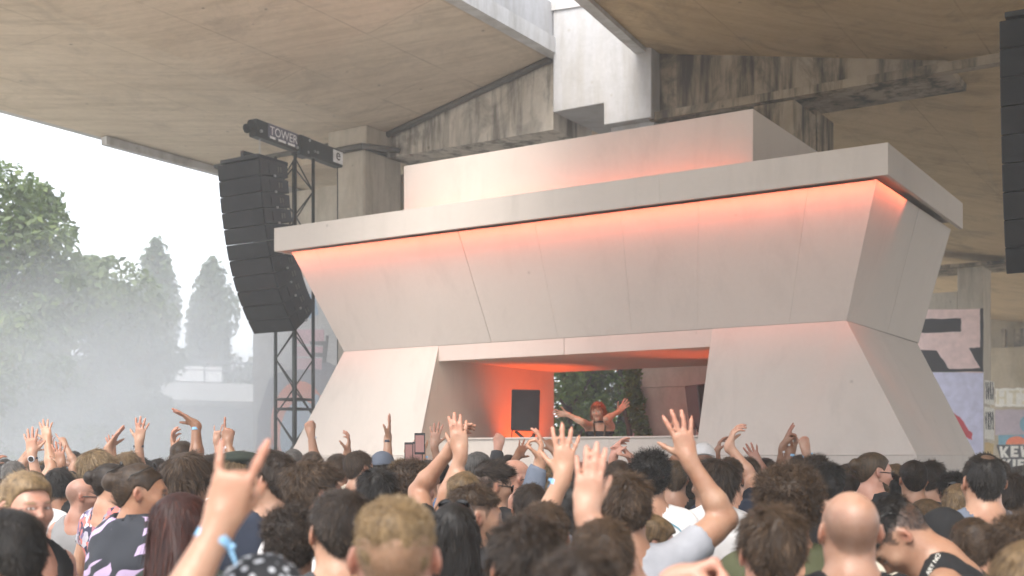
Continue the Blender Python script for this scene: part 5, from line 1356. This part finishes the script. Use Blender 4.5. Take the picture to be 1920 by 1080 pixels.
person(1477, 864, 4.25, 'large round brown curly afro at right of centre', -6, 'afro', 'brown', 'tee', 'olive', 'tan', short='big afro')
person(1446, 940, 3.25, 'near head of tousled brown hair with both ears showing', 0, 'messy', 'brown', 'tee', 'white', 'pink', short='tousled brown head', hseed=4)
person(1592, 921, 3.4, 'near bald man seen from behind with red ears', 0, None, 'grey', 'tee', 'black', 'fair', jaw=1.05, short='near bald man')
person(1640, 847, 7.7, 'bearded man with glasses and tied back hair in black tee', -55, 'bun', 'light', 'tee', 'black', 'pink', head=(-28, -6, 0), beard='full', face='clear', short='bearded glasses man')
person(1712, 862, 7.95, 'man with slicked dark hair right of the bearded glasses man', -6, 'swept', 'dark', 'tee', 'charcoal', 'light', short='slicked hair man')
person(1748, 861, 8.6, 'man with spiky dark hair and sunglasses, second right of the bearded man', -20, 'messy', 'dark', 'tee', 'black', 'light', head=(-24, 0, 0), face='on', short='spiky haired man')
person(1843, 849, 5.3, 'man with thinning crown in slate tee at the right', 0, 'tonsure', 'black', 'tee', 'slate', 'light', fat=1.1, sh=1.08, short='thinning crown man')
person(1688, 930, 4.0, 'man in black tank top bowing his head, sunglasses pushed up', 70, 'fade', 'black', 'tank', 'black', 'light', head=(8, -30, 0), lean=(30, 0), face='up', short='bowing man')
person(1738, 934, 5.2, 'woman with brown hair tied in a bun behind the bowing man', -18, 'bun', 'light', 'tee', 'cream', 'light', head=(-20, -4, 0), short='bun woman at right')
person(1800, 905, 6.5, 'woman with streaked blonde hair left of the slate tee', -10, 'wavy', 'sand', 'tank', 'black', 'tan', face='up', short='streaked blonde woman')
person(1768, 950, 4.7, 'person in a black hood in front of the streaked blonde woman', -8, None, 'black', 'tee', 'black', 'light', hat='hood', short='black hood person')
person(1822, 968, 4.2, 'shaved tanned person in maroon tank top near the right edge', -4, 'crop', 'brown', 'tank', 'maroon', 'tan', head=(-10, -10, 0), short='maroon person')
person(1912, 958, 3.5, 'curly brown haired person at the right edge', 10, 'curly', 'brown', 'tee', 'maroon', 'light', short='curly edge person', hseed=2)
person(1925, 1010, 2.9, 'long honey blonde hair in the bottom right corner', -8, 'long', 'sand', 'tee', 'black', 'fair', short='corner blonde')
person(1345, 1092, 2.35, 'very near person mostly below the frame lifting a fist at bottom right of centre', 0, 'short', 'brown', 'tee', 'white', 'pink', Lt=A(w=(1268, 1086), f=(1330, 1062), e=(1240, 1190), pose='fist', dd=.1, palm='down'), short='near fist person')
# --- middle rows with raised hands
person(64, 882, 8.2, 'person behind the blond youth raising a hand with a watch', 0, 'swept', 'sand', 'tee', 'white', 'fair', Lt=A(w=(60, 852), f=(56, 802), e=(66, 930), pose='open', dd=.15), bands=(('L', 'watch'),), short='watch hand owner')
person(112, 876, 9.3, 'person in grey topped cap raising a hand with pale blue wristband', 0, 'shaggy', 'black', 'tee', 'black', 'tan', hat='cap', hatc='charcoal', Rt=A(w=(116, 872), f=(108, 832), e=(140, 930), pose='open', dd=.1), bands=(('R', 'band_b'),), short='cap person at left')
person(138, 845, 15.0, 'distant dark haired man facing the camera at left', 172, 'crop', 'dark', 'tee', 'charcoal', 'light', short='man facing the camera')
person(184, 841, 8.6, 'blond man with sunglasses in profile, left crowd', -40, 'shaggy', 'blond', 'tee', 'white', 'light', head=(-34, 0, 0), face='on', Rt=A(w=(203, 842), f=(216, 818), e=(214, 890), pose='flat', dd=.25, palm='right'), short='blond sunglasses man')
person(212, 868, 7.0, 'woman with dark hair knot and sunglasses pushed up, floral top', -36, 'bun', 'dark', 'tee', 'floral', 'light', head=(-30, -4, 0), face='up', short='hair knot woman')
person(240, 846, 9.3, 'blond bobbed head left of a raised hand with dark band', -4, 'shaggy', 'sand', 'tee', 'grey', 'light', Rt=A(w=(261, 829), f=(265, 796), e=(262, 880), pose='open', dd=.2), bands=(('R', 'band_d'),), short='blond bob')
person(344, 826, 9.0, 'brown haired tall man with a hand held by his temple', -4, 'crop', 'brown', 'tee', 'black', 'light', Lt=A(w=(328, 848), f=(322, 808), e=(316, 910), pose='claw', dd=.1, palm='right'), short='hand by temple man')
person(392, 852, 8.4, 'person with arm arched high and hand bent left, blue band', 0, 'short', 'dark', 'tee', 'navy', 'tan', Lt=A(w=(367, 796), f=(347, 780), e=(400, 838), pose='flat', dd=.1, palm='down'), bands=(('L', 'band_b'),), short='arched arm person')
person(425, 862, 8.2, 'person pointing one finger up with a white wristband', 0, 'short', 'brown', 'tee', 'white', 'tan', Rt=A(w=(427, 832), f=(430, 792), e=(440, 900), pose='point', dd=.25), bands=(('R', 'band_w'),), short='pointing finger person', hseed=3)
person(408, 848, 13.5, 'distant person raising a small horned hand in the haze', 0, 'short', 'brown', 'tee', 'white', 'fair', Lt=A(w=(405, 826), f=(408, 806), e=(404, 870), pose='horn', dd=.1), short='small horned hand person')
person(444, 845, 6.6, 'person in a dark green beret left of the bearded navy tee man', 6, 'shaggy', 'sand', 'tee', 'white', 'light', hat='beret', hatc='dgreen', short='beret person', hseed=2)
person(550, 841, 10.8, 'grey cropped head in front of the truss tower', 0, 'crop', 'grey', 'tee', 'white', 'fair', short='grey cropped head')
person(586, 846, 10.2, 'person raising a straight arm with a dark pen-like thing before the left stage leg', 4, 'short', 'brown', 'tee', 'white', 'light', Lt=A(w=(583, 814), f=(579, 796), e=(592, 862), pose='fist', dd=.1), bands=(('L', 'band_w'),), short='straight arm person')
person(634, 850, 9.6, 'person with arm raised behind the cupped hand before the left stage leg', 4, 'short', 'brown', 'tee', 'white', 'light', Rt=A(w=(651, 850), f=(655, 824), e=(664, 900), pose='claw', dd=.1, palm='left'), short='cupped hand person', hseed=2)
person(674, 844, 9.0, 'brown haired man turned right before the left stage leg', -24, 'short', 'brown', 'tee', 'cream', 'light', head=(-22, 0, 0), short='brown haired man at leg')
person(719, 846, 9.8, 'person in grey baseball cap with one arm straight up', -8, 'crop', 'dark', 'tee', 'white', 'light', hat='cap', hatc='slate', head=(-20, 0, 0), Rt=A(w=(727, 822), f=(731, 794), e=(716, 860), pose='flat', dd=.25, palm='left'), bands=(('R', 'band_d'),), short='grey cap person')
person(757, 860, 8.8, 'blond curly person holding up the lower left phone', -4, 'curly', 'sand', 'tee', 'white', 'fair', Rt=A(w=(772, 864), f=(772, 848), e=(780, 910), pose='hold', dd=.25), short='left phone holder')
person(800, 862, 8.6, 'person holding up the highest phone', 0, 'short', 'dark', 'tee', 'blue', 'light', Lt=A(w=(790, 850), f=(786, 832), e=(800, 910), pose='hold', dd=.25), bands=(('L', 'band_b'),), short='highest phone holder', hseed=2)
person(822, 858, 9.8, 'person with pale open hand up against the booth cheek', 0, 'short', 'black', 'tee', 'charcoal', 'fair', Lt=A(w=(814, 836), f=(817, 811), e=(812, 880), pose='open', dd=.1), short='pale open hand person', hseed=4)
person(868, 882, 5.5, 'person raising both forearms high left of centre', 0, 'crop', 'sand', 'tee', 'black', 'light', Lt=A(w=(842, 846), f=(852, 822), e=(806, 930), pose='relax', dd=.1, palm='right'), Rt=A(w=(864, 852), f=(860, 812), e=(834, 940), pose='flat', dd=.0), short='both forearms person')
person(899, 846, 9.2, 'grey haired man in charcoal jacket with small white mark, below the counter', -18, 'crop', 'grey', 'long', 'charcoal', 'pink', head=(-40, 0, 0), Rt=A(w=(934, 840), f=(938, 818), e=(926, 880), pose='fist', dd=.3), short='grey haired man')
person(926, 862, 6.9, 'man with swept dark hair and sunglasses in profile at centre', -34, 'quiff', 'dark', 'tee', 'black', 'light', head=(-34, -8, 0), face='on', short='swept dark haired man')
person(968, 862, 7.3, 'bald man in sunglasses and white tank top at centre', -20, None, 'grey', 'tank', 'white', 'pink', head=(-44, -12, 0), face='on', short='bald white tank top man')
person(953, 852, 10.6, 'cropped dark head just under the counter at centre', 0, 'crop', 'dark', 'tee', 'black', 'light', short='cropped head under counter')
person(994, 905, 5.8, 'person in charcoal sweater making an OK sign at centre', 0, 'short', 'dark', 'long', 'slate', 'light', Rt=A(w=(1012, 868), f=(1016, 822), e=(986, 960), pose='ok', dd=.15, palm='left'), bands=(), short='sweater arm person', hseed=3)
person(1160, 862, 8.2, 'person with clasped raised hands behind the brown haired man', 0, 'short', 'brown', 'tee', 'black', 'pink', Rt=A(w=(1186, 862), f=(1170, 842), e=(1200, 910), pose='relax', dd=.2, palm='left'), Lt=A(w=(1150, 858), f=(1156, 838), e=(1140, 910), pose='relax', dd=.2, palm='right'), bands=(('R', 'band_w'),), short='clasped hands person')
person(1264, 862, 7.9, 'brown cropped head with pale neck scarf behind the raised arm', 0, 'crop', 'light', 'tee', 'black', 'light', short='pale scarf person')
person(1318, 830, 10.2, 'person in white headcloth right of the tall raised hand', -6, None, 'brown', 'tee', 'white', 'tan', hat='scarf', hatc='white', short='white headcloth person')
person(1352, 862, 10.9, 'person lifting a tanned bent hand before the right stage leg', 4, 'short', 'dark', 'tee', 'black', 'tan', Lt=A(w=(1344, 848), f=(1350, 826), e=(1338, 890), pose='relax', dd=.1, palm='right'), short='tanned hand person')
person(1402, 856, 8.5, 'brown cropped man right of the faded nape', -16, 'short', 'brown', 'tee', 'navy', 'light', head=(-12, 0, 0), short='cropped brown man', hseed=2)
person(1434, 858, 9.6, 'black haired person raising a pink spread hand', 0, 'short', 'black', 'tee', 'black', 'pink', Lt=A(w=(1424, 872), f=(1408, 842), e=(1436, 910), pose='open', dd=-.1, palm='cam'), short='pink hand person')
person(1500, 852, 9.4, 'person in front of the right leg with both banded hands raised', 0, 'short', 'dark', 'tee', 'black', 'tan', Lt=A(w=(1468, 838), f=(1480, 806), e=(1462, 890), pose='open', dd=.2, palm='right'), Rt=A(w=(1484, 846), f=(1496, 822), e=(1478, 900), pose='hold', dd=.2, palm='left'), bands=(('L', 'band_w'), ('R', 'band_b')), short='banded hands person')
person(1528, 852, 9.0, 'curly person with fist and pale blue band raised', 0, 'curly', 'brown', 'tee', 'grey', 'fair', Lt=A(w=(1511, 846), f=(1507, 826), e=(1524, 890), pose='fist', dd=.15), bands=(('L', 'band_b'),), short='pale blue fist person', hseed=3)
person(1553, 864, 7.2, 'man with black wavy hair right of the big afro', -8, 'messy', 'black', 'tee', 'black', 'light', short='black wavy man at right', hseed=2)
person(1588, 888, 8.0, 'dark haired small head left of the bearded man', -10, 'short', 'dark', 'tee', 'tan', 'light', short='small dark head')
person(1668, 886, 9.0, 'black short haired head just behind the beard', 0, 'short', 'black', 'tee', 'grey', 'light', short='head behind beard')
person(1786, 884, 8.0, 'dark curly head behind the streaked blonde woman', 0, 'curly', 'black', 'tee', 'black', 'light', short='dark curly head at right')
person(1895, 886, 7.2, 'person in black partly hidden behind the slate tee', 6, 'shaggy', 'dark', 'tee', 'black', 'light', short='black clad edge person')

# --- phones held up
SCR = emit('phone_screen', (.22, .11, .10), .12)
def phone(x, y, d, label):
    c = at(x, y, d); r_ = tag(empty('phone', c), label, 'phone', 'phones held up')
    MB().box(c, .074, .008, .150).build('case', M['phone'], r_, bevel=.003)
    MB().box(c - Vector((0, .0055, 0)), .060, .002, .118).build('screen', SCR, r_)
phone(787, 832, 8.35, 'highest phone filming the stage left of the booth cheek'); phone(783, 848, 8.5, 'phone directly below the highest phone'); phone(768, 849, 8.55, 'lower left phone of the three')

# --- the performer behind the counter
dj = person(1121, 752, 14.75, 'woman with orange hair and headphones, arms spread behind the counter', 176, 'long', 'ginger', 'strapless', 'black', 'light', head=(-16, -8, 6), fat=.86, sh=.9,
       Rt=A(w=(1064, 777), f=(1047, 776), e=(1092, 792), pose='open', palm='cam', dd=-.1), Lt=A(w=(1160, 772), f=(1172, 758), e=(1145, 790), pose='open', palm='cam', dd=-.1), z0=.85, res=.006, group=None, short='performer', hseed=5)
if 'group' in dj: del dj['group']
hmj = PEOPLE[-1]['hm']; nb = Vector(hmj.nb); m = MB()
m.path([nb + Vector((.075 * math.cos(a * .35), .02 + .075 * math.sin(a * .35), -.005 + .012 * math.sin(a * .35))) for a in range(-3, 13)], .012, 7)
link('headphones', to_mesh(m, 'headphones', M['phone']), dj, (0, 0, 0))
m = MB()
for sx in (-1, 1): m.path([nb + Vector((sx * .06, .05, .08)), nb + Vector((sx * .075, .10, -.03)), nb + Vector((sx * .06, .135, -.16)), nb + Vector((sx * .055, .135, -.30))], .012, 6)
link('plait', to_mesh(m, 'plait', HAIR['sand']), dj, (0, 0, 0))
# mixer on the counter

# --- prints on cloth
def strips(pts, w_): 
    out = []
    for (x0, y0), (x1, y1) in zip(pts[:-1], pts[1:]):
        l_ = math.hypot(x1 - x0, y1 - y0); nx, ny = -(y1 - y0) / l_ * w_, (x1 - x0) / l_ * w_; n = max(1, int(l_ / 4))
        for i in range(n):
            a, b = i / n, (i + 1) / n; out.append(poly1([(x0 + (x1 - x0) * a + nx, y0 + (y1 - y0) * a + ny), (x0 + (x1 - x0) * b + nx, y0 + (y1 - y0) * b + ny), (x0 + (x1 - x0) * b - nx, y0 + (y1 - y0) * b - ny), (x0 + (x1 - x0) * a - nx, y0 + (y1 - y0) * a - ny)]))
    return out
def patch(cx, cy, w_, h_, n=4):
    return [poly1([(cx + w_ * (i / n - .5), cy + h_ * (j / n - .5)), (cx + w_ * ((i + 1) / n - .5), cy + h_ * (j / n - .5)), (cx + w_ * ((i + 1) / n - .5), cy + h_ * ((j + 1) / n - .5)), (cx + w_ * (i / n - .5), cy + h_ * ((j + 1) / n - .5))]) for i in range(n) for j in range(n)]
shirt_print('printed white tee man', patch(1246, 1000, 26, 20), PM['red'], 'print'); shirt_print('printed white tee man', strips([(1236, 984), (1252, 978), (1272, 990), (1284, 1006)], 1.4) + patch(1262, 1014, 16, 10), PM['teal'], 'print', off=.007)
shirt_print('bearded glasses man', strips([(1590, 906), (1612, 909), (1606, 924), (1586, 920), (1590, 906)], 1.1) + patch(1599, 915, 8, 5, 2), PM['white'], 'print')
shirt_print('grey haired man', patch(886, 918, 9, 4, 2), PM['white'], 'print')
shirt_print('bowing man', text2d('ARY NOT', 12, (.5, -.86), (-.86, -.5), (1742, 1079)), PM['white'], 'lettering')
# --- everyone else whose head shows between these
PROTO = {}
def proto(k_):
    if k_ not in PROTO:
        up_ = {4: {1: dict(wrist=np.array((.20, .16, 1.93)), hint=np.array((.5, 0, 1.6)), pose='open', palm=(0, 1, 0))}, 5: {-1: dict(wrist=np.array((-.17, .2, 1.86)), hint=np.array((-.5, 0, 1.5)), pose='relax', palm=(.4, 1, 0))}, 6: {1: dict(wrist=np.array((.10, .22, 1.90)), hint=np.array((.5, .1, 1.5)), pose='point', palm=(-.3, 1, 0)), -1: dict(wrist=np.array((-.22, .15, 1.84)), hint=np.array((-.5, 0, 1.5)), pose='open', palm=(0, 1, 0))}}.get(k_)
        hm = Human(head=((0, -28, 26, -60)[k_ % 4], 0, 0), arms=up_); 
        PROTO[k_] = (hm, hm.body('body', .0095, SKIN['light'], zcut=1.2), hm.shirt('shirt', .016, CL['black'], 'tee', .014, k_))
    return PROTO[k_]
buf = np.full(2400, 1400.0)
def sil(x, y, d):
    hwid = .085 * F / d; swid = .22 * F / d; xs = np.arange(2400) - 240
    t = (xs - x) / hwid; hy = np.where(np.abs(t) < 1, y + (1 - np.sqrt(np.maximum(0, 1 - t * t))) * .1 * F / d, 1400)
    sy = np.where(np.abs(xs - x) < swid, y + .29 * F / d, 1400); return np.minimum(hy, sy), np.abs(t) < .9
PLACE = []
tries = random.Random(77)
cand = []
spots = [(p['root'].location.x, p['root'].location.y) for p in PEOPLE]
for _ in range(9000):
    d = tries.uniform(5.6, 19); x = tries.uniform(-60, 1990); p = at(x, HY, d); q = Vector((p.x, p.y, 0)) - P0
    if q.dot(V) > -.35 and -1.0 < q.dot(U) < 9.2: continue
    if q.dot(V) > 4.0 or d > 19: continue
    if any((p.x - a) ** 2 + (p.y - b) ** 2 < .40 ** 2 for a, b in spots): continue
    hgt = tries.gauss(1.735, .06); hgt = min(1.86, max(1.6, hgt)); yy = HY - (hgt - H) * F / d
    # never in front of someone described above
    if any(q['d'] > d and abs(x - q['x']) < (.10 / d + .085 / q['d']) * F and yy < q['y'] + (.2 if d > 7.5 else .5) * F / q['d'] for q in PEOPLE if q['short'] != 'performer'): continue
    spots.append((p.x, p.y))
    cand.append((d, x, HY - (hgt - H) * F / d, p, hgt))
allp = sorted([(p['d'], 0, p) for p in PEOPLE[:] if p['short'] != 'performer'] + [(c[0], 1, c) for c in cand], key=lambda a: a[0])
STY = ['short', 'crop', 'messy', 'fade', 'shaggy', 'curly', 'swept', 'bun', 'wavy', 'short']
HWORD = dict(short='short', crop='cropped', messy='messy', fade='faded', shaggy='shaggy', curly='curly', swept='swept back', bun='tied up', wavy='long wavy')
CWORD = dict(black='black', dark='dark brown', brown='brown', light='light brown', blond='blond', sand='sandy', grey='grey')
nfill = 0
for d, isf, o in allp:
    if not isf:
        s_, _m = sil(o['x'], o['y'], d); buf = np.minimum(buf, s_); continue
    _, x, y, p, hgt = o
    s_, hm_ = sil(x, y, d); vis_ = ((s_ < buf - 5) & hm_).sum() / max(1, hm_.sum())
    if vis_ < .3: continue
    buf = np.minimum(buf, s_); nfill += 1
    k_ = tries.choice((0, 0, 0, 1, 2, 3)) if d < 8.2 or x > 1400 else tries.choice((0, 0, 1, 2, 0, 3, 4, 5, 6)); hm, bme, sme = proto(k_); style = tries.choice(STY); hcol = tries.choice(['black', 'dark', 'dark', 'brown', 'brown', 'light', 'sand', 'blond', 'grey'])
    root = empty('person', (p.x, p.y, 0), R(tries.uniform(-16, 16))); S = hgt / 1.775; root.scale = (S, S, S)
    b = link('body', bme, root, (0, 0, 0)); set_mat(b, SKIN[tries.choice(['fair', 'light', 'light', 'tan', 'pink', 'olive'])])
    tcol = tries.choice(['black', 'black', 'charcoal', 'white', 'navy', 'grey', 'white', 'cream', 'slate', 'olive', 'maroon', 'heather'])
    t = link('shirt', sme, root, (0, 0, 0)); set_mat(t, CL[tcol])
    tr = link('trousers', TROUSERS, root, (0, 0, 0)); set_mat(tr, CL[tries.choice(['denim', 'black', 'charcoal'])])
    hs = tries.choice((1, 2, 3)) if style in ('short', 'messy', 'curly') else 1
    hh = link('hair', shared((style, hs), lambda: hair_mesh('hair_' + style, style, HAIR['dark'], hs)), root, (0, 0, 0)); hh.matrix_basis = Matrix.Translation(hm.Hc) @ Matrix(hm.Rh).to_4x4(); set_mat(hh, HAIR[hcol])
    near = sorted((q for q in PEOPLE if q['short'] != 'performer'), key=lambda q: (q['root'].location.x - p.x) ** 2 + (q['root'].location.y - p.y) ** 2)[0]
    nx = (near['x'] - x); rel = 'right of' if nx < -14 else 'left of' if nx > 14 else ('behind' if near['d'] < d else 'in front of')
    lab = f"{HWORD[style]} {CWORD[hcol]} hair, {'far' if d > 11 else 'middle'} crowd, {rel} the {near['short']}" + (', hand raised' if k_ > 3 else '')
    if len(lab.split()) > 15: lab = lab.replace(' middle crowd,', '').replace(' far crowd,', '')
    for w_ in ('', ' in ' + tcol + ' top', ', further back', ', furthest back'):
        if lab + w_ not in LABELS: lab = lab + w_; break
    LABELS[lab] = root; tag(root, lab, 'person', 'people in the crowd')
print('people', len(PEOPLE), 'fill', nfill)
ps = [(p['root'].location, p['short']) for p in PEOPLE]
for i in range(len(ps)):
    for j in range(i):
        if (ps[i][0] - ps[j][0]).length < .27: print('CLOSE', ps[i][1], '|', ps[j][1], round((ps[i][0] - ps[j][0]).length, 2))
print('SCRIPT', round(time.time() - T0, 1), 's')
